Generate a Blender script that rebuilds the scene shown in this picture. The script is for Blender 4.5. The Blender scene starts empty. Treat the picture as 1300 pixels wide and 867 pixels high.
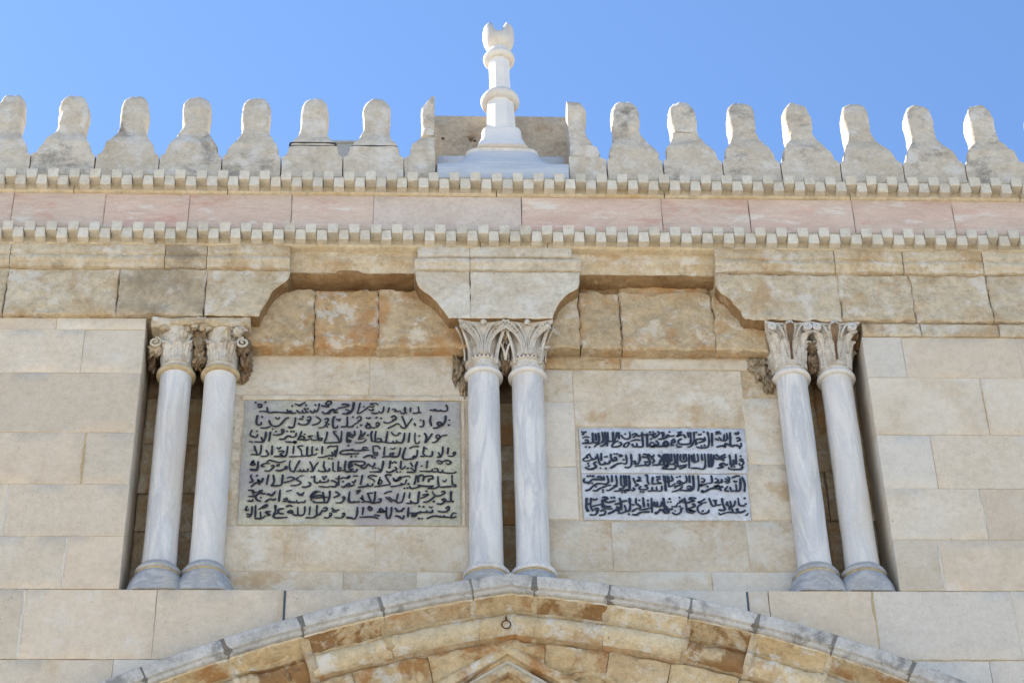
import bpy, math, random
from mathutils import Vector, Matrix, noise
R = random.Random(7)
S = bpy.context.scene
# ------------------------------------------------------------------ camera, sky, sun, exposure
cam_data = bpy.data.cameras.new("camera")
cam = bpy.data.objects.new("camera", cam_data)
S.collection.objects.link(cam)
S.camera = cam
cam_data.sensor_width = 36.0
cam_data.lens = 36.0 * 3000.0 / 1300.0
cam_data.clip_start = 0.5
cam_data.clip_end = 3000
right = Vector((0.99914214, -0.03570445, -0.02098023))
up = Vector((-0.00687288, -0.6425577, 0.76620648))
back = Vector((-0.04083799, -0.76540499, -0.64225187))
m = Matrix((right, up, back)).transposed().to_4x4()
m.translation = Vector((0, -17.0, 1.6))
cam.matrix_world = m

SUN_DIR = Vector((-0.78, 0.54, 0.74)).normalized()
w = bpy.data.worlds.new("World")
S.world = w
w.use_nodes = True
nt = w.node_tree
bg = nt.nodes["Background"]
sky = nt.nodes.new("ShaderNodeTexSky")
sky.sky_type = 'NISHITA'
sky.sun_disc = False
sky.sun_elevation = math.asin(SUN_DIR.z)
sky.sun_rotation = math.atan2(SUN_DIR.x, SUN_DIR.y)
sky.altitude = 700
sky.air_density = 1.1
sky.dust_density = 0.3
sky.ozone_density = 6.0
nt.links.new(sky.outputs[0], bg.inputs[0])
bg.inputs[1].default_value = 0.10
sd = bpy.data.lights.new("sun", 'SUN')
sd.energy = 5.0
sd.angle = math.radians(0.53)
sd.color = (1.0, 0.95, 0.87)
so = bpy.data.objects.new("sun", sd)
S.collection.objects.link(so)
so.rotation_euler = SUN_DIR.to_track_quat('Z', 'Y').to_euler()
so.location = (-20, 5, 40)
S.view_settings.view_transform = 'Standard'
S.view_settings.look = 'None'
S.view_settings.exposure = 1.45
S.view_settings.gamma = 1.0
S.cycles.max_bounces = 6
S.cycles.diffuse_bounces = 4

# ------------------------------------------------------------------ materials
def mix(nt, fac, a, b, mode='MIX'):
    n = nt.nodes.new("ShaderNodeMix")
    n.data_type = 'RGBA'
    n.blend_type = mode
    for s, v in ((n.inputs[0], fac), (n.inputs[6], a), (n.inputs[7], b)):
        if hasattr(v, 'is_output'):
            nt.links.new(v, s)
        elif isinstance(v, (int, float)):
            s.default_value = v
        else:
            s.default_value = (v[0], v[1], v[2], 1)
    return n.outputs[2]

def mth(nt, op, a, b=0.0, c=None):
    n = nt.nodes.new("ShaderNodeMath")
    n.operation = op
    for i, v in enumerate((a, b) if c is None else (a, b, c)):
        if hasattr(v, 'is_output'):
            nt.links.new(v, n.inputs[i])
        else:
            n.inputs[i].default_value = v
    return n.outputs[0]

def ramp(nt, v, stops):
    n = nt.nodes.new("ShaderNodeValToRGB")
    e = n.color_ramp.elements
    while len(e) < len(stops):
        e.new(0.5)
    for el, (p, c) in zip(e, stops):
        el.position = p
        el.color = (c, c, c, 1) if isinstance(c, (int, float)) else (c[0], c[1], c[2], 1)
    nt.links.new(v, n.inputs[0])
    return n.outputs[0]

def noi(nt, vec, scale, detail=5, rough=0.55, dist=0.0):
    n = nt.nodes.new("ShaderNodeTexNoise")
    n.inputs['Scale'].default_value = scale
    n.inputs['Detail'].default_value = detail
    n.inputs['Roughness'].default_value = rough
    n.inputs['Distortion'].default_value = dist
    nt.links.new(vec, n.inputs['Vector'])
    return n.outputs[0]

def vadd(nt, a, b, op='ADD'):
    n = nt.nodes.new("ShaderNodeVectorMath")
    n.operation = op
    nt.links.new(a, n.inputs[0])
    if hasattr(b, 'is_output'):
        nt.links.new(b, n.inputs[1])
    else:
        n.inputs[1].default_value = b
    return n.outputs[0]

def stone(name, a, b, stain=(0.30, 0.17, 0.07), st=(0.62, 0.72), st_amt=0.8, st_scale=2.2, dirt=(0.10, 0.09, 0.08),
          dt=(0.62, 0.78), dt_amt=0.5, dt_scale=3.0, var=0.14, tint=None, pale=None, pl=(0.6, 0.7), pit=0.5, bump=0.35,
          bscale=26, rough=0.85, stretch=(1, 1, 1), mot=1.0):
    mt = bpy.data.materials.new(name)
    mt.use_nodes = True
    nt = mt.node_tree
    bs = nt.nodes["Principled BSDF"]
    geo = nt.nodes.new("ShaderNodeNewGeometry")
    oi = nt.nodes.new("ShaderNodeObjectInfo")
    rnd = oi.outputs['Random']
    sc = nt.nodes.new("ShaderNodeVectorMath")
    sc.operation = 'SCALE'
    sc.inputs[0].default_value = (37, 19, 53)
    nt.links.new(rnd, sc.inputs['Scale'])
    p = vadd(nt, vadd(nt, geo.outputs['Position'], stretch, 'MULTIPLY'), sc.outputs[0])
    big = noi(nt, p, 1.7, 7, 0.62, 0.15)
    col = mix(nt, ramp(nt, big, [(0.32, 0.0), (0.68, 1.0)]), a, b)
    if tint:
        r2 = mth(nt, 'FRACT', mth(nt, 'MULTIPLY', rnd, 17.31))
        col = mix(nt, mth(nt, 'MULTIPLY', r2, 0.75), col, tint)
    fine = noi(nt, p, 19, 6, 0.7)
    col = mix(nt, 1.0, col, ramp(nt, fine, [(0.28, 1 - 0.28 * mot), (0.48, 0.98), (0.72, 1 + 0.15 * mot)]), 'MULTIPLY')
    grain = noi(nt, p, 120, 3, 0.7)
    col = mix(nt, 1.0, col, ramp(nt, grain, [(0.3, 0.86), (0.7, 1.12)]), 'MULTIPLY')
    mid = noi(nt, vadd(nt, p, (2, 5, 13)), 6.5, 9, 0.72, 0.1)
    col = mix(nt, 1.0, col, ramp(nt, mid, [(0.32, (1 - 0.20 * mot, 1 - 0.22 * mot, 1 - 0.26 * mot)), (0.5, (1.0, 0.99, 0.97)), (0.7, (1 + 0.10 * mot,) * 3)]), 'MULTIPLY')
    if pale:
        f = ramp(nt, noi(nt, vadd(nt, p, (5, 9, 2)), st_scale * 2.3, 10, 0.74, 0.12), [(pl[0], 0.0), (pl[1], 0.85)])
        col = mix(nt, f, col, pale)
    sf = noi(nt, vadd(nt, p, (11, 3, 7)), st_scale, 10, 0.70, 0.22)
    f = mth(nt, 'MULTIPLY', ramp(nt, sf, [(st[0], 0.0), (st[1], 1.0)]), st_amt)
    col = mix(nt, f, col, stain)
    df = noi(nt, vadd(nt, p, (3, 31, 17)), dt_scale, 10, 0.74, 0.3)
    f = mth(nt, 'MULTIPLY', ramp(nt, df, [(dt[0], 0.0), (dt[1], 1.0)]), dt_amt)
    col = mix(nt, f, col, dirt)
    pits = noi(nt, vadd(nt, p, (7, 7, 7)), 38, 2, 0.5)
    pf = ramp(nt, pits, [(0.70, 0.0), (0.76, 1.0)])
    sel = ramp(nt, noi(nt, vadd(nt, p, (1, 2, 3)), 2.3, 3), [(0.5, 0.0), (0.62, 1.0)])
    pf = mth(nt, 'MULTIPLY', pf, sel)
    col = mix(nt, mth(nt, 'MULTIPLY', pf, pit), col, (0.09, 0.07, 0.05))
    v = mth(nt, 'ADD', mth(nt, 'MULTIPLY', mth(nt, 'SUBTRACT', rnd, 0.5), var * 2), 1.0)
    cb = nt.nodes.new("ShaderNodeCombineColor")
    for i in range(3):
        nt.links.new(v, cb.inputs[i])
    col = mix(nt, 1.0, col, cb.outputs[0], 'MULTIPLY')
    nt.links.new(col, bs.inputs['Base Color'])
    bs.inputs['Roughness'].default_value = rough
    bs.inputs['Specular IOR Level'].default_value = 0.25
    h = mth(nt, 'ADD', noi(nt, p, bscale, 9, 0.72), mth(nt, 'MULTIPLY', noi(nt, p, 5, 5, 0.6), 0.9))
    h = mth(nt, 'SUBTRACT', h, mth(nt, 'MULTIPLY', pf, 0.5))
    bm = nt.nodes.new("ShaderNodeBump")
    bm.inputs['Strength'].default_value = bump
    bm.inputs['Distance'].default_value = 0.03
    nt.links.new(h, bm.inputs['Height'])
    nt.links.new(bm.outputs[0], bs.inputs['Normal'])
    return mt

def marble(name, a, vein, stretch=(1, 1, 0.16), vscale=5.0, amt=0.6, rough=0.45, warm=(0.52, 0.42, 0.28), wamt=0.35):
    mt = bpy.data.materials.new(name)
    mt.use_nodes = True
    nt = mt.node_tree
    bs = nt.nodes["Principled BSDF"]
    geo = nt.nodes.new("ShaderNodeNewGeometry")
    oi = nt.nodes.new("ShaderNodeObjectInfo")
    sc = nt.nodes.new("ShaderNodeVectorMath")
    sc.operation = 'SCALE'
    sc.inputs[0].default_value = (31, 23, 13)
    nt.links.new(oi.outputs['Random'], sc.inputs['Scale'])
    p0 = vadd(nt, geo.outputs['Position'], sc.outputs[0])
    p = vadd(nt, p0, stretch, 'MULTIPLY')
    f = ramp(nt, noi(nt, p, vscale, 8, 0.62, 1.6), [(0.42, 0.0), (0.52, 0.7), (0.56, 1.0), (0.66, 0.1)])
    col = mix(nt, mth(nt, 'MULTIPLY', f, amt), a, vein)
    f = ramp(nt, noi(nt, p, vscale * 3.2, 6, 0.7, 0.8), [(0.45, 0.0), (0.75, 1.0)])
    col = mix(nt, mth(nt, 'MULTIPLY', f, amt * 0.5), col, vein)
    f = ramp(nt, noi(nt, vadd(nt, p0, (1, 1, 0.5), 'MULTIPLY'), 1.6, 5, 0.6), [(0.5, 0.0), (0.72, 1.0)])
    col = mix(nt, mth(nt, 'MULTIPLY', f, wamt), col, warm)
    col = mix(nt, 1.0, col, ramp(nt, noi(nt, p0, 60, 5, 0.7), [(0.3, 0.92), (0.7, 1.05)]), 'MULTIPLY')
    f = ramp(nt, noi(nt, p0, 9, 8, 0.75), [(0.66, 0.0), (0.74, 1.0)])
    col = mix(nt, mth(nt, 'MULTIPLY', f, 0.35), col, (0.16, 0.15, 0.14))
    nt.links.new(col, bs.inputs['Base Color'])
    bs.inputs['Roughness'].default_value = rough
    bs.inputs['Specular IOR Level'].default_value = 0.35
    bm = nt.nodes.new("ShaderNodeBump")
    bm.inputs['Strength'].default_value = 0.18
    bm.inputs['Distance'].default_value = 0.01
    nt.links.new(noi(nt, p0, 40, 7, 0.7), bm.inputs['Height'])
    nt.links.new(bm.outputs[0], bs.inputs['Normal'])
    return mt

def plain(name, c, rough=0.7, metal=0.0):
    mt = bpy.data.materials.new(name)
    mt.use_nodes = True
    nt = mt.node_tree
    bs = nt.nodes["Principled BSDF"]
    geo = nt.nodes.new("ShaderNodeNewGeometry")
    f = ramp(nt, noi(nt, geo.outputs['Position'], 45, 5, 0.7), [(0.3, 0.75), (0.7, 1.2)])
    nt.links.new(mix(nt, 1.0, c, f, 'MULTIPLY'), bs.inputs['Base Color'])
    bs.inputs['Roughness'].default_value = rough
    bs.inputs['Metallic'].default_value = metal
    return mt

M = {}
M['ashlar'] = stone("smooth_pale_limestone", (0.54, 0.465, 0.36), (0.60, 0.54, 0.45), tint=(0.565, 0.465, 0.35), stain=(0.42, 0.28, 0.14), st=(0.60, 0.70), st_amt=0.45, st_scale=1.1, pale=(0.60, 0.57, 0.52), pl=(0.56, 0.70),
                    dt=(0.66, 0.76), dt_amt=0.4, bump=0.16, pit=0.8, var=0.07, mot=0.45)
M['ashlar_white'] = stone("whitish_limestone", (0.57, 0.525, 0.455), (0.62, 0.585, 0.525), tint=(0.585, 0.52, 0.43), stain=(0.44, 0.32, 0.19), st=(0.63, 0.74), st_amt=0.35, st_scale=1.1,
                          dt=(0.68, 0.80), dt_amt=0.4, bump=0.13, pit=0.7, var=0.05, mot=0.4)
M['recess'] = stone("recess_limestone", (0.49, 0.405, 0.295), (0.57, 0.505, 0.405), stain=(0.38, 0.24, 0.105), st=(0.54, 0.62), st_amt=0.6, st_scale=1.5,
                    pale=(0.58, 0.54, 0.46), pl=(0.50, 0.62), dt=(0.64, 0.76), dt_amt=0.4, bump=0.28, var=0.06, mot=0.7)
M['orange'] = stone("orange_stained_limestone", (0.44, 0.32, 0.18), (0.52, 0.42, 0.28), stain=(0.40, 0.19, 0.055), st=(0.50, 0.60), st_amt=0.7, st_scale=1.8,
                    pale=(0.60, 0.53, 0.42), pl=(0.53, 0.59), dt=(0.58, 0.72), dt_amt=0.55, dirt=(0.17, 0.10, 0.045), bump=0.8, var=0.06, bscale=18)
M['orange_strong'] = stone("bright_orange_stained_limestone", (0.46, 0.29, 0.13), (0.52, 0.39, 0.24), stain=(0.41, 0.20, 0.07), st=(0.46, 0.58), st_amt=0.75, st_scale=1.8,
                    pale=(0.62, 0.56, 0.46), pl=(0.51, 0.56), dt=(0.6, 0.74), dt_amt=0.5, dirt=(0.17, 0.09, 0.035), bump=0.9, var=0.03, bscale=18)
M['brown_stain_shade'] = stone("brown_stained_and_shaded_limestone", (0.24, 0.145, 0.065), (0.34, 0.22, 0.11), stain=(0.16, 0.08, 0.03), st=(0.48, 0.6), st_amt=0.7, pale=(0.44, 0.33, 0.20), pl=(0.58, 0.66), bump=0.9, var=0.05, bscale=18)
M['frieze'] = stone("weathered_golden_limestone", (0.50, 0.40, 0.26), (0.57, 0.50, 0.38), stain=(0.38, 0.23, 0.095), st=(0.50, 0.64), st_amt=0.65,
                    pale=(0.62, 0.57, 0.49), pl=(0.52, 0.60), dt=(0.58, 0.72), dt_amt=0.6, dirt=(0.15, 0.12, 0.09), bump=0.75, var=0.05, bscale=18)
M['frieze_dark'] = stone("lichened_limestone", (0.42, 0.335, 0.225), (0.53, 0.45, 0.33), stain=(0.22, 0.165, 0.10), st=(0.47, 0.62), st_amt=0.6, st_scale=1.6,
                         pale=(0.60, 0.55, 0.47), pl=(0.53, 0.62), dt=(0.50, 0.66), dt_amt=0.55, dirt=(0.19, 0.15, 0.10), bump=0.8, var=0.03, bscale=18)
M['impost'] = stone("clean_impost_limestone", (0.50, 0.43, 0.33), (0.57, 0.53, 0.45), stain=(0.43, 0.31, 0.17), st=(0.52, 0.68), st_amt=0.6, pale=(0.60, 0.57, 0.51), pl=(0.52, 0.64),
                    dt=(0.66, 0.80), dt_amt=0.45, bump=0.4, var=0.04)
M['billet'] = stone("cornice_limestone", (0.55, 0.495, 0.395), (0.62, 0.585, 0.51), stain=(0.46, 0.33, 0.16), st=(0.58, 0.72), st_amt=0.45,
                    dt=(0.64, 0.78), dt_amt=0.45, bump=0.25, var=0.08, mot=0.6)
M['back'] = stone("cornice_backing_limestone", (0.53, 0.435, 0.29), (0.59, 0.52, 0.39), stain=(0.44, 0.28, 0.10), st=(0.5, 0.66), st_amt=0.55,
                  dt=(0.66, 0.82), dt_amt=0.4, bump=0.3, var=0.05)
M['pink'] = stone("pink_limestone", (0.55, 0.385, 0.315), (0.59, 0.475, 0.395), stain=(0.49, 0.24, 0.18), st=(0.56, 0.66), st_amt=0.6, tint=(0.58, 0.475, 0.395),
                  pale=(0.63, 0.585, 0.52), pl=(0.55, 0.64), dt=(0.66, 0.78), dt_amt=0.4, bump=0.16, var=0.03, stretch=(0.45, 1, 1.5), mot=0.5)
M['pink_grey'] = stone("speckled_grey_pink_limestone", (0.55, 0.455, 0.39), (0.59, 0.515, 0.45), stain=(0.52, 0.35, 0.28), st=(0.60, 0.72), st_amt=0.4,
                       dt=(0.64, 0.76), dt_amt=0.4, bump=0.2, var=0.03, pit=0.8, mot=0.6)
M['merlon'] = stone("weathered_merlon_limestone", (0.50, 0.43, 0.33), (0.59, 0.53, 0.44), stain=(0.38, 0.27, 0.15), st=(0.58, 0.70), st_amt=0.5,
                    dirt=(0.14, 0.125, 0.11), dt=(0.54, 0.66), dt_amt=0.75, dt_scale=1.8, pale=(0.62, 0.585, 0.53), pl=(0.5, 0.62), bump=0.45, var=0.04, mot=0.7)
M['slab'] = stone("grey_parapet_limestone", (0.37, 0.31, 0.235), (0.45, 0.39, 0.31), dt=(0.54, 0.70), dt_amt=0.55, bump=0.4, var=0.05)
M['marble'] = marble("grey_veined_marble", (0.67, 0.645, 0.605), (0.38, 0.39, 0.41), amt=0.6, wamt=0.5)
M['marble_warm'] = marble("creamy_marble", (0.67, 0.635, 0.575), (0.46, 0.46, 0.47), amt=0.5, wamt=0.6)
M['marble_white'] = marble("white_marble", (0.74, 0.705, 0.65), (0.56, 0.58, 0.62), stretch=(1, 1, 0.6), vscale=2.2, amt=0.3, wamt=0.12)
M['marble_blue'] = marble("bluish_grey_marble", (0.40, 0.405, 0.41), (0.23, 0.24, 0.255), stretch=(1, 1, 2.2), vscale=6, amt=0.7, wamt=0.45, rough=0.7)
M['marble_step'] = marble("pale_blue_marble_step", (0.50, 0.53, 0.57), (0.36, 0.40, 0.46), stretch=(0.4, 1, 3), vscale=3, amt=0.5, wamt=0.1, rough=0.6)
M['hood'] = stone("grey_hood_marble", (0.39, 0.385, 0.375), (0.50, 0.495, 0.48), stain=(0.16, 0.16, 0.155), st=(0.54, 0.64), st_amt=0.75, st_scale=3.2,
                  dt=(0.54, 0.66), dt_amt=0.6, dirt=(0.17, 0.165, 0.16), dt_scale=7, bump=0.45, var=0.08, bscale=22)
M['carved'] = stone("carved_capital_marble", (0.52, 0.47, 0.39), (0.60, 0.57, 0.52), stain=(0.30, 0.19, 0.10), st=(0.52, 0.66), st_amt=0.6, st_scale=5,
                    dt=(0.60, 0.76), dt_amt=0.5, dt_scale=8, bump=0.35, var=0.05, pit=0.8)
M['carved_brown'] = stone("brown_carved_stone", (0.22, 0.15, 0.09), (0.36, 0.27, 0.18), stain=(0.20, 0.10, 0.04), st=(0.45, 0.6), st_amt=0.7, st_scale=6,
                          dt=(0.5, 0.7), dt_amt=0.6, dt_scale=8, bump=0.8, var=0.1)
M['ochre'] = stone("ochre_joint_mortar", (0.42, 0.32, 0.18), (0.50, 0.42, 0.28), st_scale=5, bump=0.3, var=0.04)
M['voussoir'] = stone("stained_voussoir_limestone", (0.50, 0.37, 0.20), (0.57, 0.47, 0.31), stain=(0.33, 0.145, 0.035), st=(0.50, 0.58), st_amt=0.8, st_scale=2.0,
                      pale=(0.60, 0.57, 0.51), pl=(0.54, 0.60), dt=(0.58, 0.72), dt_amt=0.65, dirt=(0.13, 0.07, 0.025), bump=0.8, var=0.10, bscale=16)
M['voussoir_pale'] = stone("pale_golden_voussoir_limestone", (0.53, 0.42, 0.26), (0.60, 0.52, 0.37), stain=(0.38, 0.20, 0.07), st=(0.54, 0.64), st_amt=0.7, st_scale=2.0,
                      pale=(0.62, 0.60, 0.55), pl=(0.52, 0.58), dt=(0.60, 0.72), dt_amt=0.5, dirt=(0.16, 0.09, 0.04), bump=0.8, var=0.08, bscale=16)
M['voussoir_dark'] = stone("brown_patched_voussoir_limestone", (0.50, 0.38, 0.22), (0.57, 0.47, 0.32), stain=(0.25, 0.125, 0.04), st=(0.46, 0.53), st_amt=0.85, st_scale=3.0,
                      pale=(0.60, 0.57, 0.51), pl=(0.55, 0.60), dt=(0.58, 0.72), dt_amt=0.5, dirt=(0.13, 0.07, 0.03), bump=0.9, var=0.05, bscale=16)
M['mortar'] = stone("tan_mortar", (0.44, 0.37, 0.27), (0.52, 0.45, 0.35), bump=0.4, var=0.0)
M['rust'] = plain("rusty_iron", (0.10, 0.045, 0.025), 0.85, 0.3)
M['wire_and_joint_shade'] = plain("dark_strap_metal_and_joint_shade", (0.10, 0.11, 0.13), 0.5, 0.6)
M['zinc'] = plain("grey_zinc_sheet", (0.33, 0.345, 0.34), 0.6, 0.0)
M['panel_left'] = stone("grey_green_inscribed_marble", (0.405, 0.40, 0.30), (0.49, 0.475, 0.405), stain=(0.29, 0.265, 0.30), st=(0.46, 0.60), st_amt=0.65, st_scale=1.0,
                        pale=(0.54, 0.50, 0.45), pl=(0.55, 0.64), dirt=(0.14, 0.12, 0.09), dt=(0.58, 0.74), dt_amt=0.5, dt_scale=9, bump=0.5, var=0.0)
M['panel_right'] = stone("blue_white_inscribed_marble", (0.46, 0.49, 0.54), (0.54, 0.56, 0.60), stain=(0.30, 0.30, 0.34), st=(0.55, 0.68), st_amt=0.5, st_scale=2.2,
                         dirt=(0.25, 0.20, 0.15), dt=(0.66, 0.8), dt_amt=0.4, dt_scale=6, bump=0.25, var=0.03)
M['ink_left'] = plain("black_paint_in_letters", (0.012, 0.012, 0.018), 0.7)
M['ink_right'] = plain("blue_black_paint_in_letters", (0.015, 0.022, 0.04), 0.7)
M['lichen'] = stone("grey_lichen_mortar", (0.15, 0.145, 0.135), (0.24, 0.23, 0.21), bump=0.5, var=0.05)
M['carved_tan'] = stone("tan_carved_stone", (0.36, 0.27, 0.17), (0.48, 0.39, 0.27), stain=(0.24, 0.13, 0.05), st=(0.46, 0.58), st_amt=0.7, st_scale=6,
                        dt=(0.5, 0.66), dt_amt=0.6, dt_scale=8, bump=0.9, var=0.08)
M['plaza'] = stone("plaza_paving", (0.56, 0.49, 0.39), (0.62, 0.56, 0.46), st_scale=0.3, dt_scale=0.5, bump=0.1, var=0.0)
M['twig'] = plain("dry_weed", (0.16, 0.10, 0.05), 0.9)

# ------------------------------------------------------------------ helpers
ROOT = {}
def link(o):
    S.collection.objects.link(o)

def thing(name, label, cat, loc, group=None):
    o = bpy.data.objects.new(name, None)
    o.empty_display_size = 0.1
    link(o)
    o.location = loc
    o['label'] = label
    o['category'] = cat
    if group:
        o['group'] = group
    ROOT[o] = Vector(loc)
    return o

def part(name, vs, fs, mat, parent=None, smooth=False, label=None):
    me = bpy.data.meshes.new(name)
    off = ROOT.get(parent, Vector((0, 0, 0))) if parent else Vector((0, 0, 0))
    me.from_pydata([(v[0] - off[0], v[1] - off[1], v[2] - off[2]) for v in vs], [], fs)
    me.validate()
    me.materials.append(M[mat])
    if smooth:
        me.polygons.foreach_set("use_smooth", [True] * len(me.polygons))
        if smooth != 'full' and hasattr(me, 'set_sharp_from_angle'):
            me.set_sharp_from_angle(angle=math.radians(38))
    o = bpy.data.objects.new(name, me)
    link(o)
    if parent:
        o.parent = parent
        ROOT[o] = off
    if label:
        o['label'] = label
    return o

def tag(o, label, cat, group=None):
    o['label'] = label
    o['category'] = cat
    if group:
        o['group'] = group
    return o

def N(x, y, z, s):
    return noise.noise(Vector((x * s, y * s, z * s)))

def FN(x, y, z, s):
    return N(x, y, z, s) + 0.5 * N(x + 9, y, z, s * 2.1) + 0.25 * N(x, y + 7, z, s * 4.3)

def lerp_tab(tab):
    tab = sorted(tab)
    def f(z):
        if z <= tab[0][0]:
            return tab[0][1]
        for (a, va), (b, vb) in zip(tab, tab[1:]):
            if z <= b:
                return va + (vb - va) * (z - a) / (b - a)
        return tab[-1][1]
    return f

# ------------------------------------------------------------------ the arch curve (slightly pointed, two centres)
CL = (2.944, 0.717, 12.545)
CR = (0.030, 3.078, 10.024)
APEX = 0.875
def ext_z(x):
    c = CL if x < APEX else CR
    d = c[2] ** 2 - (x - c[0]) ** 2
    return c[1] + math.sqrt(max(d, 0.01))

def arch_pt(s, d):
    def nrm(c, x):
        z = c[1] + math.sqrt(max(c[2] ** 2 - (x - c[0]) ** 2, 0.01))
        v = Vector((c[0] - x, c[1] - z))
        return v.normalized()
    t = min(max((s - APEX) / 0.5 * 0.5 + 0.5, 0), 1)
    n = (nrm(CL, s) * (1 - t) + nrm(CR, s) * t).normalized()
    return s + n.x * d, ext_z(s) + n.y * d

def arch_clip(x, z):
    return max(z, ext_z(x) - 0.10) if -4.6 < x < 6.6 else z

def block(parent, x0, x1, z0, z1, yf, mat, depth=0.08, amp=0.004, res=0.16, gap=0.004, bev=0.006, name='stone_block', clip=None, jag=0.0025, seed=None, side=None, topjag=0.0):
    fx0 = x0 if callable(x0) else (lambda z, v=x0: v)
    fx1 = x1 if callable(x1) else (lambda z, v=x1: v)
    sd = R.random() * 50 if seed is None else seed
    wd = max(fx1(z1) - fx0(z1), fx1(z0) - fx0(z0))
    nx = max(2, min(60, int(wd / res) + 1))
    nz = max(2, min(40, int((z1 - z0) / res) + 1))
    us = [0.0] + [bev * 1.6 / max(wd, 0.02)] + [i / nx for i in range(1, nx)] + [1 - bev * 1.6 / max(wd, 0.02)] + [1.0]
    h = z1 - z0 - 2 * gap
    ws = [0.0] + [bev * 1.6 / h] + [i / nz for i in range(1, nz)] + [1 - bev * 1.6 / h] + [1.0]
    vs, fs = [], []
    cu, cw = len(us), len(ws)
    for j, wv in enumerate(ws):
        z = z0 + gap + wv * h
        a, b = fx0(z) + gap, fx1(z) - gap
        for i, u in enumerate(us):
            x = a + (b - a) * u
            edge = i in (0, cu - 1) or j in (0, cw - 1)
            y = yf + amp * FN(x + sd, sd, z, 2.6) + amp * 0.75 * FN(x, sd, z, 8) + amp * 0.35 * N(x, z, sd, 23)
            xx = x + jag * FN(sd, x * 2, z * 2, 5) * (2.5 if edge else 1)
            zz = z + jag * FN(x * 2, sd, z * 2, 5) * (2.5 if edge else 1)
            if edge:
                y += bev + abs(N(x, z, sd, 11)) * (amp + 0.003)
            if topjag and j >= cw - 2:
                zz += topjag * (FN(x, sd, 3, 5) - 0.3) * (1 if j == cw - 1 else 0.8)
            if clip:
                zz = clip(xx, zz)
            vs.append((xx, y, zz))
    for j in range(cw - 1):
        for i in range(cu - 1):
            k = j * cu + i
            fs.append((k, k + 1, k + cu + 1, k + cu))
    ring = [i for i in range(cu)] + [j * cu + cu - 1 for j in range(1, cw)] + [(cw - 1) * cu + i for i in range(cu - 2, -1, -1)] + [j * cu for j in range(cw - 2, 0, -1)]
    base = len(vs)
    for k in ring:
        v = vs[k]
        vs.append((v[0], yf + depth, v[2]))
    n = len(ring)
    for i in range(n):
        a, b = ring[i], ring[(i + 1) % n]
        fs.append((b, a, base + i, base + (i + 1) % n))
    o = part(name, vs, fs, mat, parent, smooth=True)
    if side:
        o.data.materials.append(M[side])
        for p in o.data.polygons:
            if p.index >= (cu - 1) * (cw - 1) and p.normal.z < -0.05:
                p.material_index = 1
    return o

def box(parent, name, x0, x1, y0, y1, z0, z1, mat, label=None):
    vs = [(x, y, z) for z in (z0, z1) for y in (y0, y1) for x in (x0, x1)]
    fs = [(0, 2, 3, 1), (4, 5, 7, 6), (0, 1, 5, 4), (2, 6, 7, 3), (0, 4, 6, 2), (1, 3, 7, 5)]
    return part(name, vs, fs, mat, parent, label=label)

def mould(parent, name, prof, x0, x1, mat, res=0.08, amp=0.003, sc=4.0, sharp=True):
    """profile [(y, z)] swept along x; closed at the ends"""
    n = max(2, int((x1 - x0) / res))
    vs, fs = [], []
    sd = R.random() * 40
    k = len(prof)
    for i in range(n + 1):
        x = x0 + (x1 - x0) * i / n
        for j, (y, z) in enumerate(prof):
            a = amp if 0 < j < k - 1 else 0
            e = 0.012 if (i in (0, n) and 0 < j < k - 1) else 0
            vs.append((x, y + a * FN(x, sd + z, y, sc) + e * 0.6, z + a * 0.7 * FN(sd, x, z * 2, sc)))
    for i in range(n):
        for j in range(k - 1):
            a = i * k + j
            fs.append((a, a + 1, a + k + 1, a + k))
    fs.append(tuple(range(k)))
    fs.append(tuple(reversed(range(n * k, n * k + k))))
    return part(name, vs, fs, mat, parent, smooth=True)

def arc_mould(parent, name, prof, s0, s1, mat, res=0.07, amp=0.004, sc=4.0, gap=0.004, dmg=None, strips=None, rough=0.0):
    """profile [(depth below the extrados, y)] swept along the arch"""
    n = max(3, int((s1 - s0) / res))
    vs, fs = [], []
    sd = R.random() * 40
    k = len(prof)
    for i in range(n + 1):
        s = s0 + gap + (s1 - s0 - 2 * gap) * i / n
        for j, (d, y) in enumerate(prof):
            x, z = arch_pt(s, d)
            a = amp if 0 < j < k - 1 else 0
            e = 0.008 if (i in (0, n) and 0 < j < k - 1) else 0
            yy = y + a * FN(x, sd + d * 3, z, sc) + e
            zz = z + a * 0.8 * FN(sd, x, z * 2, sc)
            if rough and 0 < j < k - 1:
                yy += rough * (N(x, z + d, sd, 14) + 0.6 * N(x, z, sd + 5, 31))
                zz += rough * 0.6 * N(x + 3, z, sd, 15)
            if dmg:
                q = dmg(s, d)
                yy += q * (0.5 + 0.9 * abs(FN(x, sd, z, 7)))
            vs.append((x, yy, zz))
    for i in range(n):
        for j in range(k - 1):
            a = i * k + j
            fs.append((a, a + k, a + k + 1, a + 1))
    fs.append(tuple(range(k)))
    fs.append(tuple(reversed(range(n * k, n * k + k))))
    o = part(name, vs, fs, mat, parent, smooth=True)
    if strips:
        for (j0, j1, mt) in strips:
            o.data.materials.append(M[mt])
            idx = len(o.data.materials) - 1
            for i in range(n):
                for j in range(j0, j1):
                    if i * (k - 1) + j < len(o.data.polygons):
                        o.data.polygons[i * (k - 1) + j].material_index = idx
    return o

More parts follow.
